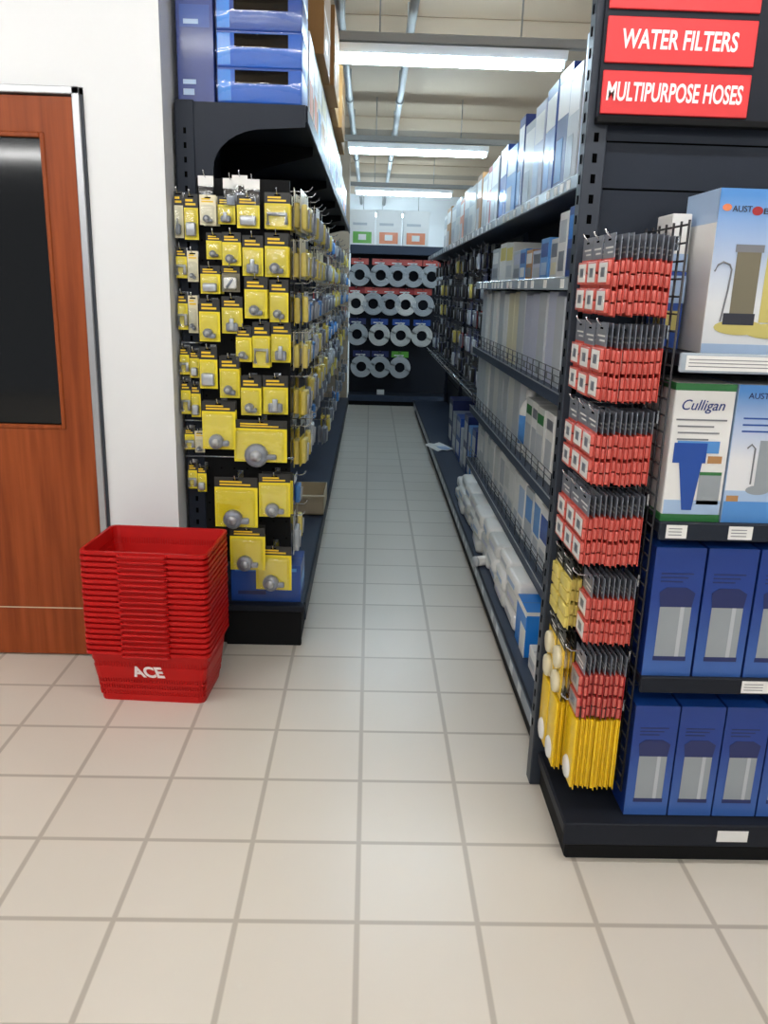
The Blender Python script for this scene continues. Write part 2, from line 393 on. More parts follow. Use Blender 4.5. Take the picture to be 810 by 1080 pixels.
for k, z in (('B', 1.165), ('C', .775), ('D', .415)):
    wg = MB()
    for dz in (.03, .055, .08): wg.tube([(.705, 2.35, z + dz), (.705, 5.48, z + dz)], .002, 'wire', 5)
    y = 2.36
    while y < 5.48: wg.tube([(.705, y, z), (.705, y, z + .08)], .002, 'wire', 5); y += .13
    wg.build('wire_guard', SH[k])
# wire shelf in the far bays
ws = MB()
for i in range(7): ws.tube([(.72 + i * .04, 5.6, .80), (.72 + i * .04, 10.3, .80)], .003, 'chrome', 5)
y = 5.65
while y < 10.3: ws.tube([(.72, y, .80), (.962, y, .80)], .003, 'chrome', 5); y += .3
ws.tube([(.715, 5.6, .83), (.715, 10.3, .83)], .005, 'chrome', 6)
rp(ws, 'wire_shelf')

# end-of-aisle display on the right
EX1 = 1.52
endc = empty('endcap_shelving', (1.03, 2.1, 0))
tag(endc, 'dark grey end-of-aisle shelf unit at right with filter boxes', 'shelving')
b = MB(); b.box(.60, EX1, 2.285, 2.31, .02, 2.72, 'shelf2')
for z in (.30, .42, 1.16, 1.28, 1.55, 1.67, 1.79, 1.905): b.box(.60, EX1, 2.2835, 2.2855, z - .002, z + .002, 'slot')
rp(b, 'back_panel', endc)
for x in (.572, EX1 + .02):
    b = MB(); b.box(x - .028, x + .028, 2.265, 2.32, .0, 2.75, 'upright', .003)
    z = .2
    while z < 2.7: b.box(x - .006, x + .006, 2.2635, 2.2655, z, z + .022, 'slot'); b.box(x - .0295, x - .0275, 2.288, 2.298, z, z + .022, 'slot'); z += .05
    rp(b, 'upright', endc)
b = MB(); b.box(.575, EX1, 1.915, 2.265, 0, .085, 'black', .006); b.box(.562, EX1, 1.90, 2.265, .085, .125, 'shelf', .006); b.box(.562, EX1, 1.896, 1.904, .06, .128, 'shelf', .003)
ebase = rp(b, 'base_deck', endc)
for x in (.985,):
    MB().box(x, x + .085, 1.8945, 1.896, .078, .112, 'tag').build('price_label', ebase, 'white price label')
for z, tags, st in ((1.39, ((.745, 1.02),), 'strip'), (.975, ((.748, .80), (.905, .965)), 'shelf2'), (.553, ((1.0, 1.075),), 'shelf')):
    b = MB(); b.box(.735, EX1 - .01, 1.935, 2.285, z - .03, z, 'shelf', .003)
    b.prism([(2.283, z - .03), (2.283, z - .11), (2.05, z - .03)], .737, .741, 'shelf', 'x')
    b.box(.732, EX1 - .01, 1.922, 1.935, z - .042, z + .004, st, .003)
    so = rp(b, 'shelf', endc)
    for a, c in tags:
        q = MB(); q.box(a, c, 1.9200, 1.922, z - .036, z - .002, 'tag')
        for k in range(3): q.box(a + .006, a + (c - a) * .75, 1.9195, 1.9201, z - .012 - k * .008, z - .010 - k * .008, 'ink')
        q.build('price_label', so, 'white price label')
# sign board
sg = empty('sign_board', (.80, 2.262, 1.96)); tag(sg, 'red sign board with white lettering at top of the right shelf end', 'sign')
b = MB(); b.box(.562, 1.05, 2.245, 2.262, 1.948, 2.72, 'shelf'); rp(b, 'backing', sg)
for z0, z1, txt, wd in ((1.962, 2.062, 'MULTIPURPOSE HOSES', .345), (2.079, 2.183, 'WATER FILTERS', .29), (2.199, 2.305, '', 0), (2.322, 2.43, '', 0)):
    b = MB(); b.box(.569, .944, 2.238, 2.245, z0, z1, 'signred', .002); o = rp(b, 'sign_panel', sg, 'red sign panel')
    if wd:
        q = MB(); q.text(txt, .060, 'signwhite', FRONT(.752, 2.2375, (z0 + z1) / 2), wd, .08, .0012); q.build('lettering', o, 'white lettering ' + txt)
b = MB(); b.box(.562, 1.05, 2.232, 2.262, 1.940, 1.956, 'black', .002); rp(b, 'frame_rail', sg)

# left-hand run of shelving against the side wall
lrun = empty('gondola_shelving', (-0.5, 6.8, 0))
tag(lrun, 'long dark shelving run of hanging packs along the left side of the aisle', 'shelving')
b = MB(); b.box(-.735, -.26, 3.30, 10.2, .165, .19, 'deck', .004); b.box(-.735, -.275, 3.30, 10.2, 0, .165, 'black'); b.box(-.262, -.252, 3.30, 10.2, .11, .194, 'shelf2', .003); rp(b, 'base_deck', lrun)
b = MB(); b.box(-.745, -.70, 3.30, 10.2, 0, 2.16, 'shelf'); rp(b, 'back_panel', lrun)
b = MB(); b.box(-.70, -.26, 3.30, 9.6, 2.13, 2.16, 'shelf', .003)
b.box(-.262, -.250, 3.30, 9.6, 2.105, 2.165, 'shelf2', .003)
for y in (4.0, 5.2, 6.4, 7.6, 8.8): b.prism([(-.70, 2.13), (-.28, 2.13), (-.28, 2.09), (-.52, 2.03), (-.64, 1.9), (-.70, 1.86)], y - .003, y + .003, 'black')
rp(b, 'top_shelf', lrun)
for y in (4.4, 5.6, 6.8, 8.0, 9.2, 10.15):
    b = MB(); b.box(-.70, -.665, y - .025, y + .025, .19, 2.16, 'shelf2'); rp(b, 'upright', lrun)
# end frame of the left run with its pegboard
lend = empty('pegboard_end_frame', (-.5, 3.28, 0))
tag(lend, 'dark pegboard shelf end at left with curved bracket, hung with yellow packs', 'shelving')
b = MB(); b.box(-.735, -.665, 3.262, 3.30, .0, 2.165, 'shelf2', .003)
z = .3
while z < 2.1: b.box(-.705, -.695, 3.2605, 3.2625, z, z + .02, 'slot'); z += .05
rp(b, 'upright', lend)
b = MB(); b.box(-.665, -.315, 3.270, 3.29, .385, 1.90, 'black')
for i in range(13):
    for j in range(40): 
        x = -.65 + i * .0265; z = .42 + j * .0370
        if j % 2 == 0 and i % 2 == 0: b.box(x - .003, x + .003, 3.2688, 3.2702, z - .003, z + .003, 'slot')
rp(b, 'pegboard', lend)
b = MB(); arc = [(-.665, 2.16), (-.257, 2.16), (-.257, 2.085)] + [(-.40 - .2 * math.sin(a) , 1.93 + .145 * math.cos(a)) for a in [i * PI / 2 / 8 for i in range(9)]] + [(-.60, 1.90), (-.665, 1.90)]
b.prism(arc, 3.268, 3.276, 'shelf2'); rp(b, 'shelf_bracket', lend)
b = MB(); b.box(-.60, -.255, 3.255, 3.30, .165, .192, 'shelf', .004); b.box(-.595, -.27, 3.275, 3.30, 0, .165, 'black', .004); rp(b, 'base_end', lend)
for z, x0, x1 in ((1.295, -.735, -.655), (1.162, -.735, -.655), (.845, -.735, -.30), (.99, -.735, -.655)):
    b = MB(); b.tube([(x0, 3.262, z), (x0, 3.235, z), (x1, 3.235, z), (x1, 3.262, z)], .004, 'chrome', 6); rp(b, 'wire_bar', lend)

# display rack at the far end of the aisle
far = empty('end_rack', (.25, 11.3, 0)); tag(far, 'dark rack closing the far end of the aisle, hung with coils', 'rack')
b = MB(); b.box(-.28, 1.3, 11.30, 11.34, 0, 2.0, 'shelf'); rp(b, 'back_panel', far)
b = MB(); b.box(-.28, 1.3, 10.92, 11.30, .10, .135, 'shelf2', .004); b.box(-.27, 1.3, 10.94, 11.30, 0, .10, 'black'); b.box(-.28, 1.3, 10.905, 10.92, .06, .14, 'deck', .003); rp(b, 'base_deck', far)
b = MB(); b.box(-.28, 1.3, 10.98, 11.30, 1.97, 2.0, 'shelf2', .003); b.box(-.28, 1.3, 10.965, 10.98, 1.95, 2.06, 'deck', .003); rp(b, 'top_shelf', far)

# ------------------------------------------------------------------ shopping baskets
def basket_mesh():
    b = MB(); H = .215; t = .0022
    W0, D0, W1, D1 = .195, .125, .222, .158      # half sizes bottom / top
    def ring(z, off=0.0):
        k = z / H; a = W0 + (W1 - W0) * k + off; c = D0 + (D1 - D0) * k + off; q = .025
        pts = []
        for sx, sy, a0 in ((1, 1, 0), (-1, 1, PI / 2), (-1, -1, PI), (1, -1, 3 * PI / 2)):
            for i in range(4):
                an = a0 + PI / 2 * i / 3; pts.append((sx * (a - q) + q * math.cos(an), sy * (c - q) + q * math.sin(an), z))
        return pts
    def band(z0, z1):
        A, B_, C_, D_ = ring(z0), ring(z1), ring(z0, -t), ring(z1, -t); n = len(A); fs = []
        for i in range(n):
            j = (i + 1) % n
            fs += [[i, j, n + j, n + i], [2 * n + j, 2 * n + i, 3 * n + i, 3 * n + j], [n + i, n + j, 3 * n + j, 3 * n + i], [j, i, 2 * n + i, 2 * n + j]]
        b.add(A + B_ + C_ + D_, fs, 'basket')
    bands = ((0, .028), (.045, .055), (.072, .082), (.1, .150), (.172, H))
    for z0, z1 in bands: band(z0, z1)
    for (z0, z1) in ((.028, .045), (.055, .072), (.082, .1), (.150, .172)):     # ribs that leave open slots
        k0, k1 = z0 / H, z1 / H
        for s_ in (-1, 1):
            for i in range(41):
                x = -.19 + i * .0095
                y0 = D0 + (D1 - D0) * k0; y1 = D0 + (D1 - D0) * k1
                b.add([(x - .003, s_ * y0, z0), (x + .003, s_ * y0, z0), (x + .003, s_ * y1, z1), (x - .003, s_ * y1, z1),
                       (x - .003, s_ * (y0 - t), z0), (x + .003, s_ * (y0 - t), z0), (x + .003, s_ * (y1 - t), z1), (x - .003, s_ * (y1 - t), z1)],
                      [[0, 1, 2, 3], [5, 4, 7, 6], [1, 5, 6, 2], [4, 0, 3, 7]], 'basket')
            for i in range(25):
                y = -.115 + i * .0096; x0 = W0 + (W1 - W0) * k0; x1 = W0 + (W1 - W0) * k1
                b.add([(s_ * x0, y - .003, z0), (s_ * x0, y + .003, z0), (s_ * x1, y + .003, z1), (s_ * x1, y - .003, z1),
                       (s_ * (x0 - t), y - .003, z0), (s_ * (x0 - t), y + .003, z0), (s_ * (x1 - t), y + .003, z1), (s_ * (x1 - t), y - .003, z1)],
                      [[0, 1, 2, 3], [5, 4, 7, 6], [1, 5, 6, 2], [4, 0, 3, 7]], 'basket')
    b.add(ring(0.001), [list(range(16))], 'basket'); b.add(ring(0.004, -t), [list(range(16))], 'basket')
    # rolled rim flange
    A, B_ = ring(H), ring(H, .008); C_ = [(x, y, z - .012) for x, y, z in ring(H, .009)]; n = 16; fs = []
    for i in range(n):
        j = (i + 1) % n; fs += [[i, j, n + j, n + i], [n + i, n + j, 2 * n + j, 2 * n + i]]
    b.add(A + B_ + C_, fs, 'basket')
    return b
bx, by, brz = -.775, 2.885, -.06
bk = empty('shopping_basket', (bx, by, 0), brz)
bmesh_ = basket_mesh().build('basket_body', bk)
for s_ in (-1, 1):
    h = MB(); yy = s_ * .1745
    pts = [(-.085, s_ * .166, .204), (-.085, yy, .2045), (-.078, yy + s_ * .008, .2045), (.078, yy + s_ * .008, .2045), (.085, yy, .2045), (.085, s_ * .166, .204)]
    h.tube(pts, .0048, 'basket', 8); h.build('handle', bk)
NB = 19
for k in range(1, NB):
    c = copy_tree(bk); c.location = (bx + random.uniform(-.0012, .0012), by + random.uniform(-.0008, .0008), k * .0213)
    lb = 'red plastic shopping basket, %s up from the floor in the stack' % ORD[k]
    if k == NB - 1: lb = 'topmost red shopping basket of the stack by the door, its inside showing'
    tag(c, lb, 'shopping basket', 'stacked red shopping baskets')
tag(bk, 'bottom red shopping basket of the stack, white lettering on its front', 'shopping basket', 'stacked red shopping baskets')
lg = MB(); ang = math.atan2(.033, .215)
mt = Matrix.Translation((.0, -.1475, .128)) @ Matrix.Rotation(PI / 2 + ang * 1.0, 4, 'X')
lg.text('ACE', .062, 'signwhite', Matrix.Translation((.0, -.1462, .128)) @ Matrix.Rotation(PI / 2 + ang, 4, 'X'), .116, -.3, .0022, .0006)
lg.build('lettering', bk, 'white ACE lettering')

# ------------------------------------------------------------------ products
def rbox(w, d, h, m, prints=(), bev=.002, lid=True):
    """carton: origin bottom centre; prints = (face, u0, u1, v0, v1, material) in 0..1 across the face"""
    b = MB(); b.box(-w / 2, w / 2, -d / 2, d / 2, 0, h, m, bev); e = .0005
    for face, u0, u1, v0, v1, mm in prints:
        e += .0002
        if face == '-y': b.box(-w / 2 + u0 * w, -w / 2 + u1 * w, -d / 2 - e, -d / 2 + e, v0 * h, v1 * h, mm)
        elif face == '-x': b.box(-w / 2 - e, -w / 2 + e, d / 2 - u1 * d, d / 2 - u0 * d, v0 * h, v1 * h, mm)
        elif face == '+x': b.box(w / 2 - e, w / 2 + e, -d / 2 + u0 * d, -d / 2 + u1 * d, v0 * h, v1 * h, mm)
    if lid: b.box(-w / 2 + .002, w / 2 - .002, -.0012, .0012, h - .0004, h + .0005, 'ink')
    return b
def put(mb, name, loc, label, cat, group=None, rz=0.0, shared=False):
    o = mb.build(name); o.location = loc; o.rotation_euler = (0, 0, rz); tag(o, label, cat, group, shared); return o

# -- end display: top shelf
t = empty('filter_box', (1.018, 2.09, 1.3905)); tag(t, 'big white and blue box with a dark water filter pictured, top shelf at right', 'box')
b = rbox(.43, .20, .375, 'offwhite', (('-y', 0, 1, 0, 1, 'fade_sky'), ('-x', 0, 1, 0, 1, 'white'), ('-x', 0, 1, .8, 1, 'paleblue'), ('-y', 0, 1, 0, .06, 'paleblue')))
b.build('carton', t)
q = MB()
def disc_print(q, cx, y, cz, rx, rz, m, n=18):
    q.add([(cx + rx * math.cos(2 * PI * i / n), y, cz + rz * math.sin(2 * PI * i / n)) for i in range(n)], [list(range(n))], m)
disc_print(q, -.196, -.1016, .333, .011, .008, 'orange'); q.text('AUST', .019, 'dkink', FRONT(-.160, -.1016, .330), .046); disc_print(q, -.124, -.1018, .327, .013, .010, 'dkred'); q.text('BAL', .019, 'dkink', FRONT(-.085, -.1016, .326), .05)
q.build('logo_print', t, 'dark and red logo print')
q = MB(); yy = -.1018
q.tube([(-.206, yy, .19), (-.200, yy, .205), (-.188, yy, .212), (-.172, yy, .206), (-.166, yy, .195), (-.169, yy, .15), (-.178, yy, .075)], .0022, 'ink', 5)
q.box(-.158, -.100, yy - .0004, yy, .075, .245, 'olive'); q.box(-.163, -.095, yy - .0008, yy, .235, .252, 'ink'); q.box(-.172, -.096, yy - .0008, yy, .068, .095, 'dkink')
q.box(-.085, -.02, yy - .0004, yy, .075, .245, 'gold'); disc_print(q, -.13, yy - .0002, .062, .062, .018, 'gold'); disc_print(q, -.055, yy - .0001, .055, .062, .018, 'gold')
q.build('product_picture', t, 'picture of a two-part water filter with a curved tap')
put(rbox(.05, .12, .19, 'blue', (('-x', 0, 1, .55, .9, 'paleblue'), ('-x', .5, .9, .2, .5, 'gold'), ('-y', 0, 1, .6, .95, 'paleblue'), ('-y', .2, .8, .25, .5, 'gold'))), 'small_box', (.763, 2.16, 1.3905), 'small blue box squeezed between the big filter box and wire rack', 'box')
put(rbox(.048, .11, .135, 'white', (('-y', 0, 1, 0, .3, 'paleblue'),)), 'small_box', (.763, 2.16, 1.5825), 'small white box on the little blue box beside the big filter box', 'box')
# -- middle shelf: white and green box, blue and white boxes
t = empty('filter_box', (.8145, 2.06, .9755)); tag(t, 'white filter box with green bands and a blue filter pictured', 'box')
rbox(.147, .22, .345, 'white', (('-y', 0, 1, .95, 1, 'green'), ('-y', 0, 1, 0, .055, 'green'), ('-x', 0, 1, .95, 1, 'green'), ('-x', 0, 1, 0, .055, 'green'), ('-y', .02, .98, .056, .16, 'paleblue'))).build('carton', t)
q = MB(); yy = -.1112
q.text('Culligan', .036, 'blue2', FRONT(-.005, yy, .292), .105, .3)
for k, (a, c) in enumerate(((-.065, .06), (-.06, .03), (-.058, .045), (-.058, .02))): q.box(a, c, yy - .0003, yy, .255 - k * .016, .259 - k * .016, 'ink')
q.build('logo_print', t, 'blue script logo and grey text')
q = MB()
q.box(-.062, .02, yy - .0004, yy, .15, .20, 'blue'); q.box(-.055, .05, yy - .0003, yy, .175, .205, 'sky'); q.prism([(-.045, .15), (.012, .15), (0, .03), (-.025, .03)], yy - .0005, yy, 'blue')
q.box(.025, .06, yy - .0005, yy, .15, .168, 'tan'); q.box(.01, .065, yy - .0003, yy, .045, .12, 'filt'); q.box(.01, .065, yy - .0004, yy, .12, .128, 'green')
q.build('product_picture', t, 'picture of a blue water filter')
def bluewhite(x, wd, lb):
    t = empty('filter_box', (x, 2.06, .9755)); tag(t, lb, 'box', 'blue and white filter boxes')
    rbox(wd, .22, .345, 'offwhite', (('-y', 0, 1, 0, 1, 'fade_mid'), ('-y', 0, 1, 0, .16, 'sky'), ('-y', 0, 1, .16, .24, 'paleblue'), ('-x', 0, 1, 0, 1, 'paleblue'))).build('carton', t)
    q = MB(); q.text('AUST', .02, 'navy', FRONT(-.03, yy, .318), .05); disc_print(q, .01, yy, .316, .012, .010, 'dkred'); q.text('BAL', .02, 'navy', FRONT(.045, yy, .316), .04)
    for k in range(3): q.box(-.06, .03 - k * .01, yy - .0003, yy, .262 - k * .016, .266 - k * .016, 'blue')
    q.build('logo_print', t, 'blue logo print')
    q = MB(); q.box(-.01, .03, yy - .0004, yy, .085, .21, 'filt'); q.box(.035, .062, yy - .0004, yy, .08, .215, 'palegrey'); q.tube([(-.04, yy, .19), (-.03, yy, .2), (-.02, yy, .19), (-.02, yy, .1)], .0022, 'ink', 5)
    disc_print(q, .0, yy - .0002, .085, .03, .012, 'filt'); q.box(-.075, -.045, yy - .0003, yy, .055, .07, 'tan'); q.build('product_picture', t, 'picture of a clear filter')
bluewhite(.974, .16, 'blue and white box with a grey filter, beside the green-banded box')
bluewhite(1.14, .16, 'blue and white filter box at the right picture edge, middle shelf')
# -- lower shelves: blue boxes with a pale cartridge pictured
def bluebox(x, z, wd, h, lb, grp):
    t = empty('filter_box', (x, 2.06, z)); tag(t, lb, 'box', grp)
    rbox(wd, .24, h, 'blue', (('-y', 0, 1, 0, 1, 'fade_blue'), ('-x', 0, 1, 0, 1, 'blue2'))).build('carton', t)
    q = MB(); yy = -.1212
    q.box(-.3 * wd, .34 * wd, yy - .0004, yy, .15 * h, .56 * h, 'filt'); q.prism([(-.34 * wd, .66 * h), (-.30 * wd, .55 * h), (.34 * wd, .55 * h), (.38 * wd, .66 * h), (.2 * wd, .70 * h), (-.2 * wd, .70 * h)], yy - .0006, yy, 'navy')
    q.box(-.32 * wd, .36 * wd, yy - .0006, yy, .125 * h, .16 * h, 'navy'); q.box(.12 * wd, .2 * wd, yy - .0007, yy, .16 * h, .55 * h, 'palegrey')
    for k in range(3): q.box(-.35 * wd, (.3 - .1 * k) * wd, yy - .0003, yy, (.80 - .03 * k) * h, (.81 - .03 * k) * h, 'navy')
    q.build('product_picture', t, 'picture of a pale filter cartridge')
for i in range(4):
    w_ = ['leftmost', 'second from left', 'third from left', 'rightmost'][i]
    bluebox(.802 + i * .135, .5535, .128, .355, 'blue cartridge box on the upper of two blue rows, ' + w_, 'blue cartridge boxes on the upper blue row')
    bluebox(.795 + i * .124, .1285, .119, .335, 'blue cartridge box standing on the base deck, ' + w_, 'blue cartridge boxes on the base deck')

# -- wire grid rack on the side of the end display
rack = empty('wire_grid_rack', (.73, 2.1, .2)); tag(rack, 'narrow wire grid rack of hanging red packs on the shelf end', 'rack')
GX = .722
b = MB()
for i in range(7): b.tube([(GX, 1.945 + i * .05, .20), (GX, 1.945 + i * .05, 1.69)], .003, 'wire', 6)
b.tube([(GX, 2.245, .20), (GX, 2.285, .26)], .003, 'wire', 6); b.tube([(GX, 2.245, 1.69), (GX, 2.285, 1.66)], .003, 'wire', 6)
z = .20
while z < 1.70: b.tube([(GX, 1.945, z), (GX, 2.262, z)], .0025, 'wire', 6); z += .04
rp(b, 'grid_panel', rack)
def rack_card(w_, h, hh, body, blis, rows, kind, cols=1):
    """blister card facing -x; origin bottom centre"""
    t = empty('blister_card')
    c = MB(); c.box(-.0008, .0008, -w_ / 2, w_ / 2, 0, h, body); c.box(-.0009, .0009, -w_ / 2, w_ / 2, h, h + hh, 'grey' if kind == 'red' else 'blackc')
    c.box(-.0014, .0014, -.012, .012, h + hh * .72, h + hh * .8, 'slot')
    for k in range(2): c.box(-.0014, -.0008, -w_ * .36, w_ * (.1 + .2 * k), h + hh * (.2 + .2 * k), h + hh * (.27 + .2 * k), 'white')
    c.build('backing_card', t)
    for r in range(rows):
        z0 = h * (r + .06) / rows; z1 = h * (r + .92) / rows
        q = MB()
        if kind == 'round': q.lathe([(.001, -.017), (w_ * .33, -.016), (w_ * .36, -.010), (w_ * .36, -.0008)], blis, 16, 0, 0, (z0 + z1) / 2, 'x')
        elif kind == 'big':
            if r == 0: q.lathe([(.001, -.016), (w_ * .30, -.015), (w_ * .34, -.010), (w_ * .34, -.0008)], blis, 16, 0, 0, h * .2, 'x')
            else: q.box(-.0095, -.0008, -w_ * .47, w_ * .47, h * .02, h * .98, body, .003, 2)
        else:
            zm = (z0 + z1) / 2; sm_ = 'redside' if kind == 'red' else body
            q.box(-.0105, -.0008, -w_ * .46, w_ * .46, z0, zm - .002, sm_, .002, 2); q.box(-.0105, -.0008, -w_ * .46, w_ * .46, zm + .002, z1, sm_, .002, 2)
            if kind == 'red': q.box(-.0112, -.0100, -w_ * .38, w_ * .38, z0 + .006, z1 - .005, blis, .0005); q.box(-.0116, -.0111, -w_ * .17, w_ * .17, z0 + .018, z1 - .016, 'grey', 0)
        q.build('blister', t)
    return t
protos = {'red': rack_card(.096, .13, .055, 'red', 'white', 2, 'red'), 'redb': rack_card(.096, .13, .055, 'dkred', 'silver', 2, 'red'),
          'ybox': rack_card(.090, .145, .05, 'paley', 'yellow2', 2, 'yel'), 'ycap': rack_card(.092, .15, .05, 'yellow2', 'cream', 2, 'round'), 'ybig': rack_card(.098, .215, .04, 'yellow2', 'white', 2, 'big')}
first = {k: True for k in protos}
def place(kind, loc, label, cat, grp, rz=0.0):
    o = protos[kind] if first[kind] else copy_tree(protos[kind]); first[kind] = False
    o.location = loc; o.rotation_euler = (0, 0, rz); tag(o, label, cat, grp); return o
rows = [(1.472, 'topmost'), (1.268, 'second'), (1.062, 'third'), (.850, 'fourth'), (.632, 'fifth'), (.415, 'sixth'), (.20, 'lowest')]
colw = {0: 'nearest the floor tiles', 1: 'middle', 2: 'farthest'}
for ri_, (zb, rn) in enumerate(rows):
    for ci, y in enumerate((1.998, 2.098, 2.198)):
        kind = 'red'
        if ri_ == 4 and ci == 2: kind = 'ybox'
        if ri_ == 4 and ci == 1: kind = 'ybox'
        if ri_ == 5: kind = 'redb' if ci == 0 else 'ycap'
        if ri_ == 6: kind = 'ybig'
        if ri_ == 5 and ci == 0: hz = zb + .175
        top = {'red': .185, 'redb': .185, 'ybox': .195, 'ycap': .2, 'ybig': .255}[kind]
        L_ = .170
        hk = hook_mesh(L_, '-x', .0022).build('display_hook', None); hk.parent = rack; hk.location = Vector((GX - .003, y, zb + top - .012)) - rack.location
        nk = 11 if ci == 0 else 3
        if ci == 0 and kind == 'ycap': nk = 6
        for k in range(nk):
            x = GX - .162 + k * .0136 + (.03 if (ri_ >= 4 and ci == 0) else 0) + random.uniform(-.0005, .0005)
            if x > GX - .012: continue
            nm = {'red': 'red and white blister card', 'redb': 'clear and red blister card', 'ybox': 'pale yellow blister card', 'ycap': 'yellow card with cream caps', 'ybig': 'tall yellow card with white caps'}[kind]
            pos = {0: 'near', 1: 'middle', 2: 'far'}[ci]
            lb = '%s, %s on %s hook, %s row of wire rack' % (nm, 'outermost' if k == 0 else ORD[k] + ' in', pos, rn)
            place(kind, (x, y + random.uniform(-.004, .004), zb + random.uniform(-.003, .003)), lb, 'blister card', 'blister cards on the wire rack', random.uniform(-.02, .02))

# -- packs on the end pegboard, left of the aisle
packs = [(-0.735,-0.702,1.680,1.843),(-0.699,-0.647,1.675,1.835),(-0.633,-0.574,1.726,1.830),(-0.571,-0.506,1.732,1.829),(-0.495,-0.413,1.718,1.832),(-0.399,-0.305,1.721,1.848),
 (-0.735,-0.653,1.530,1.641),(-0.616,-0.560,1.607,1.701),(-0.554,-0.484,1.586,1.703),(-0.481,-0.404,1.551,1.695),(-0.400,-0.313,1.550,1.707),
 (-0.735,-0.659,1.340,1.479),(-0.641,-0.567,1.482,1.584),(-0.560,-0.493,1.491,1.586),(-0.645,-0.567,1.307,1.464),(-0.563,-0.485,1.338,1.474),(-0.473,-0.388,1.397,1.548),(-0.381,-0.310,1.385,1.540),
 (-0.512,-0.451,1.233,1.364),(-0.447,-0.382,1.213,1.383),(-0.379,-0.303,1.233,1.385),
 (-0.735,-0.661,1.169,1.277),(-0.651,-0.582,1.128,1.286),(-0.576,-0.500,1.093,1.253),
 (-0.735,-0.659,1.015,1.147),(-0.643,-0.514,0.895,1.081),(-0.497,-0.417,1.026,1.179),(-0.410,-0.314,1.032,1.182),
 (-0.727,-0.649,0.873,0.960),(-0.523,-0.315,0.846,1.012),(-0.718,-0.646,0.712,0.820),(-0.604,-0.433,0.577,0.782),(-0.429,-0.304,0.621,0.797),(-0.547,-0.405,0.396,0.575),(-0.449,-0.301,0.299,0.488)]
packs = list(packs)
looks = 'wy ys cg yy ys yt cw yg yg yy yg cw ys gw yg yy yg yg yg yt yy yg ys yg gw yb yg yy cw yb cw yb yb yb yb'.split()
rown = ['top row'] * 6 + ['second row'] * 5 + ['third row'] + ['third row'] * 2 + ['fourth row'] * 4 + ['fifth row'] * 3 + ['sixth row'] * 3 + ['seventh row'] * 4 + ['eighth row'] * 2 + ['ninth row'] * 3 + ['lowest row'] * 2
P2, L2, R2 = [], [], []
for (x0, x1, z0, z1), lk, rn in zip(packs, looks, rown):
    if x1 < -.64 and x1 - x0 > .06:
        m_ = x0 + (x1 - x0) * .5
        for a_, b_, l2, dz in ((x0, m_ - .001, 'yt', .006), (m_ + .001, x1, 'ys' if len(P2) % 2 else 'cg', -.006)): P2.append((a_, b_, z0 + dz, z1 + dz)); L2.append(l2); R2.append(rn)
    else: P2.append((x0, x1, z0, z1)); L2.append(lk); R2.append(rn)
packs, looks, rown = P2, L2, R2
cnt = {}
def end_pack(w_, h, look, big):
    t = empty('blister_pack')
    hh = h * (.2 if big else .30)
    body = {'y': 'yellow', 'c': 'cream', 'g': 'olive', 'w': 'cream'}[look[0]]
    c = MB(); c.box(-w_ / 2, w_ / 2, -.001, .001, 0, h - hh, body); c.box(-w_ / 2, w_ / 2, -.0011, .0011, h - hh, h, 'blackc' if look[0] != 'c' else 'cream')
    c.box(-.011, .011, -.0016, .0016, h - .012, h - .007, 'slot')
    for k in range(2): c.box(-w_ * .38, w_ * (.34 - .2 * k), -.0016, -.001, h - hh + hh * (.18 + .28 * k), h - hh + hh * (.34 + .28 * k), 'yellow2')
    c.build('backing_card', t)
    q = MB(); W = w_ * .36
    s = look[1]
    if s in 'gb':
        q.lathe([(.001, -.030), (W * .48, -.028), (W * .62, -.02), (W * .62, -.002)], 'grey', 16, -W * .2, 0, h * .20 if s == 'g' else h * .17, 'y'); q.box(-W * .1, W * .85, -.022, -.001, h * .08, h * .20, 'grey', .006, 2)
        q.lathe([(.001, -.034), (W * .3, -.033), (W * .3, -.028)], 'silver', 14, -W * .2, 0, h * .20 if s == 'g' else h * .17, 'y')
    elif s == 's': q.box(-W, W, -.022, -.001, h * .08, h * .38, 'silver', .006, 2)
    elif s == 'y': q.box(-W * .8, W * .8, -.026, -.001, h * .06, h * .30, 'grey', .007, 2); q.box(-W * .3, W * .3, -.03, -.02, h * .1, h * .42, 'silver', .004, 2)
    elif s == 't': q.tube([(-W, -.012, h * .1), (-W, -.014, h * .4), (W, -.014, h * .4), (W, -.012, h * .12)], .007, 'silver', 8)
    elif s == 'w': q.box(-W, W, -.024, -.001, h * .12, h * .55, 'white', .006, 2); q.tube([(-W * .5, -.026, h * .15), (W * .5, -.026, h * .5)], .005, 'grey', 6)
    q.build('fitting', t, 'grey metal fitting')
    pl = MB(); pl.box(-w_ * .46, w_ * .46, -.036, -.0012, h * .03, h - hh - .004, 'clear', .012, 3); pl.build('clear_bubble', t)
    return t
pk_hooks = MB()
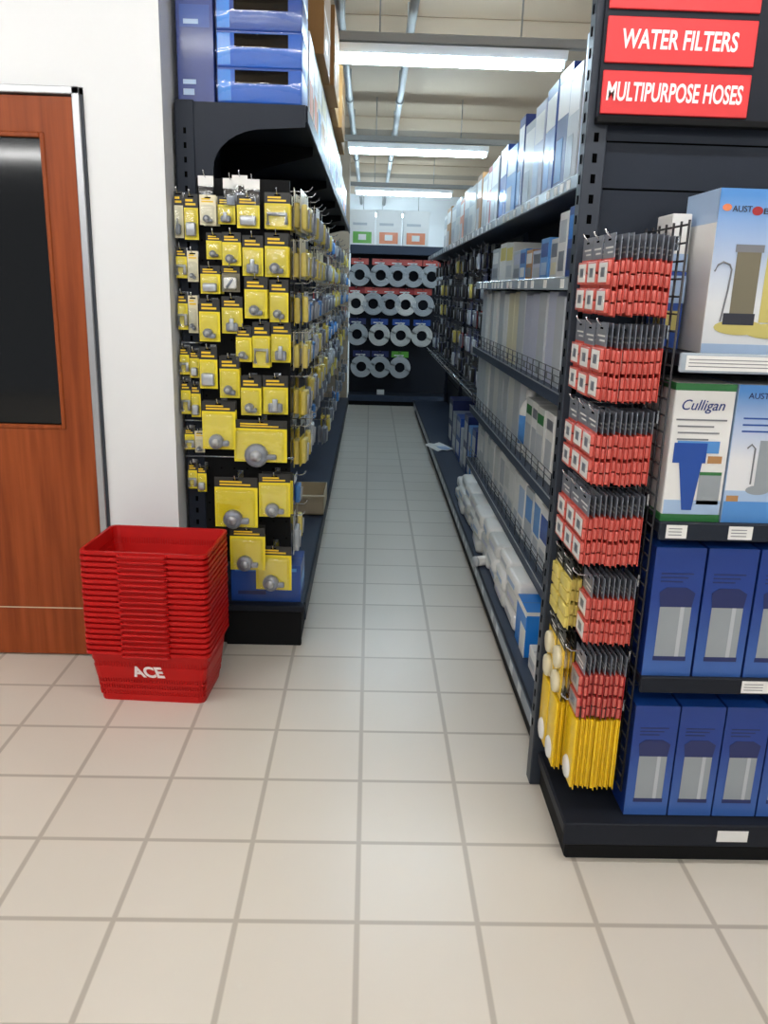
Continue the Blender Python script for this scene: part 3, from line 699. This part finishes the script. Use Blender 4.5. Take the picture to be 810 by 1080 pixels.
for i, ((x0, x1, z0, z1), lk) in enumerate(zip(packs, looks)):
    w_, h = x1 - x0, z1 - z0; big = w_ > .12 or h > .17
    t = end_pack(w_, h, lk, big)
    y = 3.165 + random.uniform(-.02, .02); xc = (x0 + x1) / 2
    if z0 < .9 and big: y -= .01
    if x1 < -.64: y = 3.20
    t.location = (xc, y, z0); t.rotation_euler = (0, 0, random.uniform(-.08, .08))
    cnt[rown[i]] = cnt.get(rown[i], 0) + 1
    kind = {'y': 'yellow and black blister pack', 'c': 'cream blister pack', 'g': 'dull olive pack', 'w': 'cream blister pack with black top'}[lk[0]]
    if big: kind = 'large bright yellow blister pack' if h > .16 else 'wide bright yellow blister pack'
    tag(t, '%s, %s from left in %s, left shelf end' % (kind, ORD[cnt[rown[i]] - 1], rown[i]), 'blister pack', 'packs hung on the left shelf end')
    yb = 3.270 if xc > -.665 else 3.262
    hk = hook_mesh(yb - y + .03, '-y', .0022).build('display_hook', None); hk.parent = lend; hk.location = Vector((xc, yb, z1 - .0105)) - lend.location
    # a second pack behind on the same hook
    if h > .1 and x1 > -.64 and i % 3 != 1:
        c = copy_tree(t); c.location.y = y + .042; c.location.x += random.uniform(-.008, .008); c.rotation_euler.z *= .3
        tag(c, '%s, behind the %s from left, %s, left shelf end' % (kind, ORD[cnt[rown[i]] - 1], rown[i]), 'blister pack', 'packs hung on the left shelf end')
# a few tall hooks with clear bags above the top row
for i, (x, z) in enumerate(((-.612, 1.882), (-.52, 1.875), (-.485, 1.885), (-.44, 1.872))):
    t = empty('clear_bag', (x, 3.18 - .01 * i, z - .085)); 
    MB().box(-.028, .028, -.008, .008, 0, .07, 'clear', .006, 2).build('bag', t); MB().box(-.016, .016, -.004, .004, .008, .04, 'grey', .003).build('fitting', t, 'grey metal fitting')
    MB().box(-.028, .028, -.001, .001, .065, .10, 'white').build('header_card', t, 'white header card')
    tag(t, 'small clear bag with white header, %s from left above the yellow packs' % ORD[i], 'bag', 'clear bags above the yellow packs')
    hk = hook_mesh(.13, '-y', .0022).build('display_hook', None); hk.parent = lend; hk.location = Vector((x, 3.27, z + .006)) - lend.location

# -- packs hanging along the aisle on the left run
def side_pack(w_, h, body, fit, hd_):
    t = empty('hanging_pack')
    c = MB(); c.box(-.0009, .0009, -w_ / 2, w_ / 2, 0, h * .74, body); c.box(-.001, .001, -w_ / 2, w_ / 2, h * .74, h, hd_); c.box(-.0015, .0015, -.01, .01, h - .012, h - .008, 'slot'); c.build('backing_card', t)
    q = MB(); q.box(.001, .022, -w_ * .36, w_ * .36, h * .06, h * .66, fit, .006, 2); q.tube([(.022, 0, h * .1), (.026, 0, h * .55)], .006, 'silver', 6); q.build('fitting', t)
    return t
SP = {k: side_pack(*a) for k, a in {'cream': (.13, .155, 'cream', 'paley', 'cream'), 'yellow': (.12, .17, 'yellow', 'paley', 'blackc'), 'blue': (.10, .13, 'blue2', 'sky', 'white'), 'grey': (.14, .155, 'palegrey', 'grey', 'blackc'),
      'navy': (.11, .15, 'navy', 'grey', 'navy'), 'red': (.11, .13, 'dkred', 'palegrey', 'red'), 'clear': (.14, .165, 'offwhite', 'palegrey', 'white')}.items()}
sfirst = {k: True for k in SP}
def place_side(k, loc, lb, grp, rz=0):
    o = SP[k] if sfirst[k] else copy_tree(SP[k]); sfirst[k] = False
    o.location = loc; o.rotation_euler = (0, 0, rz); tag(o, lb, 'hanging pack', grp); return o
lrows = [(1.73, 'top'), (1.545, 'second'), (1.365, 'third'), (1.185, 'fourth'), (.99, 'fifth'), (.78, 'sixth'), (.57, 'seventh')]
ycol = [3.43, 3.63, 3.85, 4.1, 4.38, 4.7, 5.05, 5.45, 5.9, 6.4, 7.0, 7.7, 8.5, 9.4]
choice = [['cream', 'cream', 'grey', 'red', 'cream', 'grey', 'clear', 'cream', 'grey'], ['cream', 'yellow', 'navy', 'grey', 'cream', 'grey', 'red', 'clear', 'grey'], ['yellow', 'blue', 'grey', 'navy', 'grey', 'blue', 'clear', 'red', 'grey'],
          ['cream', 'cream', 'blue', 'grey', 'red', 'clear', 'grey', 'blue', 'grey'], ['yellow', 'navy', 'yellow', 'grey', 'yellow', 'clear', 'grey', 'grey', 'yellow'], ['yellow', 'yellow', 'clear', 'grey', 'navy', 'grey', 'grey', 'clear', 'grey'], ['grey'] * 9]
CN = {'cream': 'cream hanging pack', 'yellow': 'yellow and black hanging pack', 'blue': 'blue hanging pack with white header', 'grey': 'grey hanging pack with black header', 'navy': 'navy hanging pack', 'red': 'red hanging pack', 'clear': 'whitish hanging pack'}
for r_i, (zb, rn) in enumerate(lrows):
    for c_i, y in enumerate(ycol):
        k = (choice[r_i] + ['cream', 'clear', 'yellow', 'blue', 'grey'])[c_i if c_i < 3 else (c_i * 5 + r_i * 3) % 14]; h = {'cream': .155, 'yellow': .17, 'blue': .13, 'grey': .155, 'navy': .15, 'red': .13, 'clear': .165}[k]
        L_ = .455 - (.05 if r_i == 5 and c_i > 2 else 0)
        if r_i == 6 and c_i < 6: continue
        hk = hook_mesh(L_, '+x', .0025).build('display_hook', None); hk.parent = lrun; hk.location = Vector((-.699, y, zb + h - .010)) - lrun.location
        for j in range(4 if c_i < 2 else 3 if c_i < 4 else 2):
            x = -.699 + L_ - .035 - j * .033
            place_side(k, (x, y + random.uniform(-.008, .008), zb + random.uniform(-.004, .004)),
                       '%s, %s on %s hook, %s row, left aisle side' % (CN[k], 'outermost' if j == 0 else ORD[j] + ' in', ORD[c_i], rn), 'packs hung along the left aisle', random.uniform(-.12, .12))
# low packs near the end
for i, (k, y, z) in enumerate((('clear', 3.40, .40), ('cream', 3.55, .42), ('blue', 3.46, .60))):
    h = {'cream': .155, 'blue': .13, 'clear': .165}[k]
    hk = hook_mesh(.43, '+x', .0025).build('display_hook', None); hk.parent = lrun; hk.location = Vector((-.699, y, z + h - .010)) - lrun.location
    for j in range(4): place_side(k, (-.31 - j * .035, y, z), '%s, %s on low %s hook above left deck' % (CN[k], 'outermost' if j == 0 else ORD[j] + ' in', ORD[i]), 'packs hung along the left aisle', random.uniform(-.1, .1))
put(rbox(.30, .22, .165, 'blue', (('-y', .06, .94, .84, .93, 'sky'), ('-y', .1, .5, .2, .3, 'navy'), ('+x', .1, .9, .3, .6, 'sky'))), 'carton', (-.425, 3.415, .1925), 'blue carton on the left deck below the yellow packs', 'box')
t = empty('cardboard_tray', (-.375, 4.92, .19)); tag(t, 'open pale cardboard tray sitting on the left shelf deck', 'tray')
b = MB(); b.box(-.12, .12, -.2, .2, 0, .006, 'cardp'); b.box(-.12, .12, -.2, -.195, 0, .11, 'cardp'); b.box(-.12, .12, .195, .2, 0, .11, 'cardp'); b.box(-.12, -.115, -.2, .2, 0, .11, 'cardp'); b.box(.115, .12, -.2, .2, 0, .11, 'cardp'); b.build('tray', t)
b = MB(); b.prism([(-.12, .11), (.12, .11), (.13, .125), (-.13, .125)], -.232, -.2, 'cardp'); b.build('flap', t, 'folded open cardboard flap')

# -- left run, top shelf
def crate(lb, z, k):
    t = empty('plastic_case', (-.425, 3.42, z)); tag(t, lb, 'case', 'wrapped blue cases on the left top shelf')
    b = MB(); b.box(-.155, .155, -.14, .14, 0, .118, 'crate' if k < 2 else 'blue', .006, 2)
    b.box(-.155, .155, -.1415, -.138, .113, .117, 'blue'); b.box(-.150, -.105, -.1412, -.139, .008, .110, 'cyan'); b.build('case_body', t)
    s = MB(); s.box(-.09, .105, -.142, -.1395, .066, .110, 'slot', .001); s.build('hand_slot', t, 'black hand slot')
    f = MB(); n1, n2 = 14, 10; vs_ = []
    for i in range(n1 + 1):
        for j in range(n2 + 1):
            u, v = i / n1, j / n2; x = -.155 + .31 * u; zz = .002 + .114 * v
            bul = .003 + .030 * math.sin(PI * v) ** .8 * (0.35 + .65 * math.sin(PI * u)) 
            vs_.append((x, -.142 - bul, zz))
    f.add(vs_, [[i * (n2 + 1) + j, (i + 1) * (n2 + 1) + j, (i + 1) * (n2 + 1) + j + 1, i * (n2 + 1) + j + 1] for i in range(n1) for j in range(n2)], MT['wrap'], True); f.build('shrink_wrap', t, 'shiny clear shrink wrap')
MT['wrap'] = film('shrink_wrap_film', (.96, .98, 1.0), .065, .09)
for k, lb in enumerate(('light blue wrapped case directly on the left top shelf, lowest of its stack', 'light blue wrapped case in the middle of the stack on the left top shelf', 'light blue wrapped case third up on the left top shelf', 'blue wrapped case fourth up in the left stack', 'blue wrapped case at the very top of the left stack')):
    crate(lb, 2.1615 + k * .1192, k)
put(rbox(.135, .24, .52, 'blue2', (('-y', .1, .9, .48, .62, 'blue'), ('-y', .2, .6, .5, .53, 'paleblue'), ('-y', .15, .45, .05, .09, 'paleblue'), ('-y', .15, .5, .12, .15, 'paleblue'), ('-y', .3, .7, .86, .9, 'paleblue'))), 'carton', (-.66, 3.42, 2.1615), 'tall narrow dark blue carton beside the wrapped cases, left top shelf', 'box')
y = 3.62
tops = [('white', 'orange'), ('offwhite', 'orange'), ('cream', 'sky'), ('white', 'tan'), ('offwhite', 'sky'), ('white', 'blue'), ('white', 'sky'), ('palegrey', 'blue'), ('white', 'sky'), ('offwhite', 'blue'), ('white', 'cyan'), ('palegrey', 'orange'), ('white', 'blue')]
for i, (a, bb) in enumerate(tops):
    d_ = .28 if i < 3 else .42
    h = .34 if i < 10 else .28
    put(rbox(.38, d_ - .012, h, a, (('+x', .08, .92, .62, .92, 'white' if a != 'white' else 'cream'), ('+x', .1, .7, .1, .5, bb), ('+x', .75, .92, .1, .4, 'tan' if i < 5 else 'palegrey'))), 'carton', (-.458, y + d_ / 2, 2.1615),
        '%s printed carton, %s along the left top shelf from the near end' % ({'white': 'white', 'offwhite': 'off-white', 'cream': 'cream', 'palegrey': 'pale grey'}[a], ORD[i]), 'box', 'cartons on the left top shelf')
    y += d_
y = 3.95
for i in range(6):
    d_ = .56
    put(rbox(.42, d_ - .015, .36 if i != 2 else .30, 'card', (('+x', 0, 1, .47, .53, 'cardp'), ('+x', .2, .5, .15, .3, 'tan'))), 'carton', (-.44 + .02 * (i % 2), y + d_ / 2, 2.5025),
        'brown cardboard carton, %s in the upper tier above the left top shelf' % ORD[i], 'box', 'brown cartons above the left top shelf') if i < 5 else None
    y += d_

# -- right run: goods on the shelves
def bottle(loc, h, r, body, cap, lab, label):
    t = empty('bottle', loc); tag(t, label, 'bottle')
    MB().lathe([(r * .9, 0), (r, .006), (r, h * .68), (r * .8, h * .78), (r * .42, h * .84), (r * .42, h * .88)], body, 18).build('bottle_body', t)
    MB().lathe([(r * .48, h * .87), (r * .5, h * .88), (r * .46, h), (r * .1, h)], cap, 16).build('cap', t); MB().lathe([(r * 1.012, h * .15), (r * 1.012, h * .6)], lab, 18).build('label_band', t)
    return t
NAME = {'white': 'white', 'offwhite': 'off-white', 'palegrey': 'pale grey', 'lav': 'pale lavender', 'paleblue': 'pale blue', 'sky': 'light blue', 'blue': 'blue', 'blue2': 'deep blue', 'navy': 'navy', 'cyan': 'bright blue', 'cream': 'cream', 'grey': 'grey', 'paley': 'pale yellow', 'dkred': 'dark red', 'green': 'green', 'tan': 'tan', 'card': 'brown', 'orange': 'orange'}
def row(shelf, z, items, y0, xf, where, grp, cat='box'):
    y = y0
    for i, (m, d_, h, w_, pr) in enumerate(items):
        lb = '%s %s, %s from the near end on the %s' % (NAME[m], 'carton' if w_ > .1 else 'slim box', ORD[i] if i < len(ORD) else 'twenty-fifth', where)
        put(rbox(w_, d_ - .006, h, m, pr), 'carton', (xf + w_ / 2 + random.uniform(0, .012), y + d_ / 2, z + .0005), lb, cat, grp, random.uniform(-.02, .02)); y += d_
    return y
P1 = lambda a, b: (('-x', .1, .9, .55, .88, a), ('-x', .15, .85, .12, .42, b))
# shelf A
bottle((.775, 2.60, 1.5755), .27, .045, 'offwhite', 'paley', 'white', 'white bottle with yellow cap at the near end below the right top shelf')
bottle((.775, 2.74, 1.5755), .25, .05, 'blue', 'white', 'cyan', 'blue bottle with white cap below the right top shelf, next to white one')
row('A', 1.575, [('white', .15, .27, .16, P1('paley', 'palegrey')), ('cyan', .11, .27, .16, P1('blue', 'sky')), ('blue', .13, .26, .16, P1('cyan', 'navy')), ('white', .15, .25, .16, P1('palegrey', 'grey')), ('offwhite', .14, .16, .16, P1('grey', 'cream')), ('sky', .18, .17, .16, P1('blue', 'paleblue')),
     ('lav', .2, .13, .16, P1('grey', 'palegrey')), ('tan', .16, .14, .15, P1('white', 'grey')), ('sky', .17, .15, .15, P1('blue', 'white')), ('palegrey', .22, .15, .16, P1('lav', 'grey')), ('offwhite', .22, .2, .16, P1('paley', 'palegrey')), ('white', .24, .21, .16, P1('paley', 'white')), ('palegrey', .25, .19, .16, P1('white', 'grey'))], 2.85, .735, 'shelf under the right top shelf', 'goods under the right top shelf')
# shelf B tall pale panels
pal = ['paleblue', 'lav', 'paleblue', 'lav', 'palegrey', 'lav', 'palegrey', 'lav', 'lav', 'palegrey', 'cream', 'cream', 'offwhite', 'palegrey', 'offwhite', 'palegrey', 'offwhite', 'palegrey']
row('B', 1.165, [(m, .165, .345 + .006 * ((i * 7) % 4), .17, (('-x', .04, .96, .03, .97, 'white' if m == 'offwhite' else m), ('-x', .2, .5, .05, .12, 'ink'))) for i, m in enumerate(pal)], 2.45, .725, 'middle wire-guarded right shelf', 'tall pale cartons on the middle right shelf')
# shelf C
bottle((.775, 3.86, .7755), .30, .05, 'white', 'white', 'sky', 'white bottle with light blue label on the third right shelf')
bottle((.775, 3.05, .7755), .27, .045, 'offwhite', 'white', 'paley', 'off-white bottle with yellow label on the third right shelf')
row('C', .775, [(m, .15, .28, .16, (('-x', .1, .9, .75, .9, 'green' if i % 2 else 'grey'), ('-x', .1, .9, .2, .6, 'palegrey'))) for i, m in enumerate(['white', 'offwhite', 'white', 'offwhite'])], 3.16, .725, 'third right shelf, between the bottles', 'cartons on the third right shelf')
row('C', .775, [(m, .17, .345, .16, (('-x', .05, .95, .05, .95, m),)) for i, m in enumerate(['palegrey', 'offwhite', 'palegrey', 'palegrey', 'offwhite', 'palegrey', 'offwhite', 'palegrey', 'palegrey', 'offwhite'][:9])], 3.93, .725, 'third right shelf, beyond the bottles', 'cartons on the third right shelf')
# shelf D
row('D', .415, [(m, .16, .26 + .01 * (i % 2), .16, (('-x', .1, .9, .45 - .1 * (i % 2), .85, c_), ('-x', .15, .8, .08, .3, 'palegrey'))) for i, (m, c_) in enumerate([('white', 'sky'), ('white', 'sky'), ('offwhite', 'paleblue'), ('white', 'sky'), ('white', 'blue'), ('white', 'sky'), ('palegrey', 'sky'), ('white', 'paleblue'), ('white', 'white'), ('offwhite', 'white'),
     ('white', 'offwhite'), ('white', 'palegrey'), ('offwhite', 'offwhite'), ('white', 'offwhite'), ('palegrey', 'offwhite'), ('white', 'white'), ('palegrey', 'white'), ('offwhite', 'white')])], 2.46, .725, 'lowest right shelf above the deck', 'cartons on the lowest right shelf')
# deck
put(rbox(.15, .2, .19, 'cyan', (('-y', 0, 1, .92, 1, 'white'), ('-x', 0, 1, .88, 1, 'white'), ('-x', .5, 1, 0, .6, 'white'))), 'carton', (.70, 2.98, .1505), 'bright blue box with white rim at the near end of the right deck', 'box')
put(rbox(.10, .14, .09, 'white', (('-x', .1, .8, .3, .6, 'palegrey'),)), 'carton', (.68, 2.74, .1505), 'small white box before the bright blue box on the right deck', 'box')
def softpack(w_, d_, h, m, m2):
    t = empty('wrapped_pack'); MB().box(-w_ / 2, w_ / 2, -d_ / 2, d_ / 2, 0, h, m, min(w_, d_, h) * .28, 3).build('pack_body', t)
    q = MB(); q.box(-w_ / 2 - .001, -w_ / 2 + .02, -d_ * .3, d_ * .3, h * .3, h * .68, m2, .004); q.build('label_patch', t); return t
sp0 = [softpack(.24, .25, .072, 'white', 'palegrey'), softpack(.24, .25, .072, 'offwhite', 'lav'), softpack(.23, .24, .072, 'white', 'paleblue')]
sfl = [True] * 3
dk = [(3.24, 3, .745), (3.50, 3, .74), (3.76, 3, .735), (4.02, 3, .735), (4.28, 3, .73), (4.54, 3, .735), (4.80, 3, .735), (5.06, 3, .735), (5.32, 2, .735)]
for i, (y, n_, x) in enumerate(dk):
    for j in range(n_):
        q = (i + j) % 3; o = sp0[q] if sfl[q] else copy_tree(sp0[q]); sfl[q] = False
        o.location = (x + random.uniform(-.015, .015), y, .1505 + j * .0722); o.rotation_euler = (0, 0, random.uniform(-.05, .05))
        tag(o, 'white plastic-wrapped pack, %s in the %s pile from near end, right deck' % (['lowest', 'second up', 'third up', 'fourth'][j], ORD[i]), 'pack', 'wrapped packs on the right deck')
t = empty('cardboard_tube', (.63, 3.98, .178)); t.rotation_euler = (0, 0, .45)
MB().tube([(-.07, 0, 0), (.05, 0, 0)], .026, 'white', 14).build('tube', t); MB().lathe([(.0275, -.072), (.0275, -.06)], 'palegrey', 14, 0, 0, 0, 'x').build('end_cap', t); tag(t, 'short white tube sticking out over the right deck edge', 'tube')
t = empty('paper_leaflet', (.66, 7.2, .151)); t.rotation_euler = (0, 0, .3)
q = MB(); q.prism([(-.09, .0), (-.05, .012), (0, .004), (.05, .016), (.09, 0), (.09, .004), (.05, .02), (0, .008), (-.05, .016), (-.09, .004)], -.16, .16, 'white'); q.build('sheet', t); MB().box(-.05, .04, -.14, -.02, .012, .0185, 'paleblue').build('print_panel', t); tag(t, 'crumpled white and blue wrapper lying on the far right deck', 'wrapper')
# top shelf goods
def tall(i, y, d_, h, m, prs, z=1.9105, x=.74, w_=.2, tier='standing on the right top shelf'):
    return put(rbox(w_, d_ - .008, h, m, prs), 'carton', (x + w_ / 2 + random.uniform(0, .01), y + d_ / 2, z), '%s shiny carton, %s from near end %s' % (NAME[m], ORD[i], tier), 'box', 'cartons ' + tier, random.uniform(-.02, .02))
y = 2.5; seq = [('lav', .12, .47), ('palegrey', .13, .46), ('palegrey', .16, .48), ('white', .1, .4), ('lav', .2, .50), ('palegrey', .18, .42), ('blue2', .22, .46), ('blue', .24, .45), ('lav', .24, .43), ('palegrey', .26, .40), ('blue2', .18, .46), ('sky', .3, .36), ('blue', .28, .40), ('palegrey', .34, .38), ('dkred', .2, .38), ('palegrey', .3, .36), ('tan', .3, .40),
      ('offwhite', .36, .36), ('palegrey', .36, .38), ('orange', .34, .34), ('offwhite', .4, .38), ('palegrey', .4, .36), ('tan', .4, .38), ('white', .4, .34)]
for i, (m, d_, h) in enumerate(seq):
    if y + d_ > 10.3: break
    tall(i, y, d_, h, m, (('-x', .08, .92, .62, .9, 'white' if m not in ('white', 'offwhite') else 'palegrey'), ('-x', .1, .6, .1, .45, {'blue2': 'sky', 'blue': 'cyan', 'lav': 'paleblue', 'palegrey': 'grey'}.get(m, 'palegrey')), ('-y', .1, .9, .6, .9, 'white'))); y += d_

# far bays of the right run
RPK = {k: side_pack(*a) for k, a in {'dk': (.14, .17, 'navy', 'blackc', 'blackc'), 'gr': (.14, .17, 'grey', 'blackc', 'palegrey'), 'bl': (.15, .18, 'blue2', 'palegrey', 'navy'), 'ol': (.13, .17, 'olive', 'paley', 'blackc'), 'rd': (.12, .17, 'dkred', 'grey', 'palegrey')}.items()}
rf = {k: True for k in RPK}
rch = ['dk bl gr dk ol gr dk gr', 'bl dk ol gr dk gr ol dk', 'dk rd bl dk gr dk ol gr', 'gr bl bl rd ol dk gr dk', 'bl dk gr dk bl gr dk bl']
RN = {'dk': 'dark navy hanging pack', 'gr': 'grey hanging pack', 'bl': 'blue and grey hanging pack', 'ol': 'olive hanging pack', 'rd': 'dark red hanging pack'}
for r_i, (zb, rn) in enumerate(((1.66, 'top'), (1.46, 'second'), (1.26, 'third'), (1.06, 'fourth'), (.86, 'lowest'))):
    for c_i, y in enumerate((5.7, 6.05, 6.45, 6.95, 7.5, 8.2, 9.0, 9.8)):
        k = rch[r_i].split()[c_i]; L_ = .25
        hk = hook_mesh(L_, '-x', .0025).build('display_hook', None); hk.parent = run; hk.location = Vector((.999, y, zb + .16)) - run.location
        for j in range(2):
            o = RPK[k] if rf[k] else copy_tree(RPK[k]); rf[k] = False
            o.location = (.775 + j * .04, y + random.uniform(-.01, .01), zb); o.rotation_euler = (0, 0, PI + random.uniform(-.1, .1))
            tag(o, '%s, %s on %s hook, %s row, far right bays' % (RN[k], ('front', 'rear')[j], ORD[c_i], rn), 'hanging pack', 'packs in the far right bays')
y = 5.6; 
for i, (m, d_, h) in enumerate((('blue2', .22, .42), ('sky', .2, .4), ('navy', .26, .45), ('palegrey', .18, .3), ('blue', .3, .36), ('grey', .3, .34), ('navy', .34, .42))):
    put(rbox(.2, d_ - .02, h, m, P1('palegrey', 'white')), 'carton', (.86, y + d_ / 2, .1505), '%s carton below the wire shelf, %s from near side of far bays' % (NAME[m], ORD[i]), 'box', 'cartons below the wire shelf'); y += d_ + .03

# -- the end rack: coils and white boxes
def coil_pack(hdr, coil):
    t = empty('coil_pack')
    h = MB(); h.box(-.115, .115, -.003, .003, .265, .345, hdr, .002); h.box(-.02, .02, -.0045, .0045, .325, .333, 'slot'); h.box(-.08, .05, -.004, -.003, .285, .30, 'white'); h.build('header_card', t)
    q = MB()
    for a in range(3):
        for r in range(4): q.torus((0, -.03 - a * .022, .135), (.078 + r * .0185), .0118, coil, 'y', 26, 7)
    q.tube([(-.1, -.03, .18), (-.04, -.02, .27), (.0, -.004, .30)], .006, coil, 6); q.tube([(.1, -.03, .18), (.04, -.02, .27), (.0, -.004, .30)], .006, coil, 6)
    q.build('hose_coil', t); return t
cp = {'red': coil_pack('red', 'palegrey'), 'redw': coil_pack('dkred', 'white'), 'blue': coil_pack('blue', 'offwhite'), 'navy': coil_pack('navy', 'palegrey'), 'lime': coil_pack('lime', 'palegrey')}
cf = {k: True for k in cp}
CL = {'red': 'grey coil with red header', 'redw': 'white coil with deep red header', 'blue': 'off-white coil with blue header', 'navy': 'grey coil with navy header', 'lime': 'grey coil with lime green header'}
coils = [(1.69, 'top row', [(-.166, 'red'), (.11, 'red'), (.335, 'red'), (.54, 'red'), (.78, 'red')]), (1.325, 'second row', [(-.208, 'redw'), (.02, 'red'), (.245, 'red'), (.45, 'redw'), (.68, 'red')]),
         (.925, 'third row', [(-.185, 'navy'), (.11, 'blue'), (.40, 'blue'), (.68, 'blue')]), (.50, 'lowest row', [(-.12, 'navy'), (.13, 'navy'), (.40, 'lime')])]
for zc, rn, its in coils:
    for i, (x, k) in enumerate(its):
        o = cp[k] if cf[k] else copy_tree(cp[k]); cf[k] = False
        o.location = (x + .012, 11.13, zc - .135); o.scale = (1, 1, 1)
        tag(o, '%s, %s from left, %s of far end rack' % (CL[k], ORD[i], rn), 'hose coil', 'hose coils on the far end rack')
        hk = hook_mesh(.20, '-y', .004).build('display_hook', None); hk.parent = far; hk.location = Vector((x + .012, 11.299, zc - .135 + .327)) - far.location
for i, (x, m) in enumerate(((-.13, 'lime'), (.21, 'orange'), (.56, 'orange'))):
    t = empty('carton', (x + .0, 11.14, 2.0005)); 
    rbox(.33, .28, .49, 'white', (('-y', .02, .98, .7, .98, 'white'),)).build('box_body', t)
    q = MB(); q.box(-.12, .12, -.1412, -.1405, .08, .22, m); q.box(-.05, .05, -.1416, -.141, .12, .19, 'white'); q.box(-.12, .06, -.1412, -.1405, .30, .33, 'palegrey'); q.build('picture_panel', t, NAME.get(m, 'lime green') + ' picture panel')
    tag(t, 'big white box with %s picture, %s from left on the far end rack' % (NAME.get(m, 'lime green'), ORD[i]), 'box', 'white boxes on the far end rack')
put(rbox(.10, .08, .06, 'white', ()), 'carton', (.16, 11.06, .1355), 'small white box on the base of the far end rack', 'box')
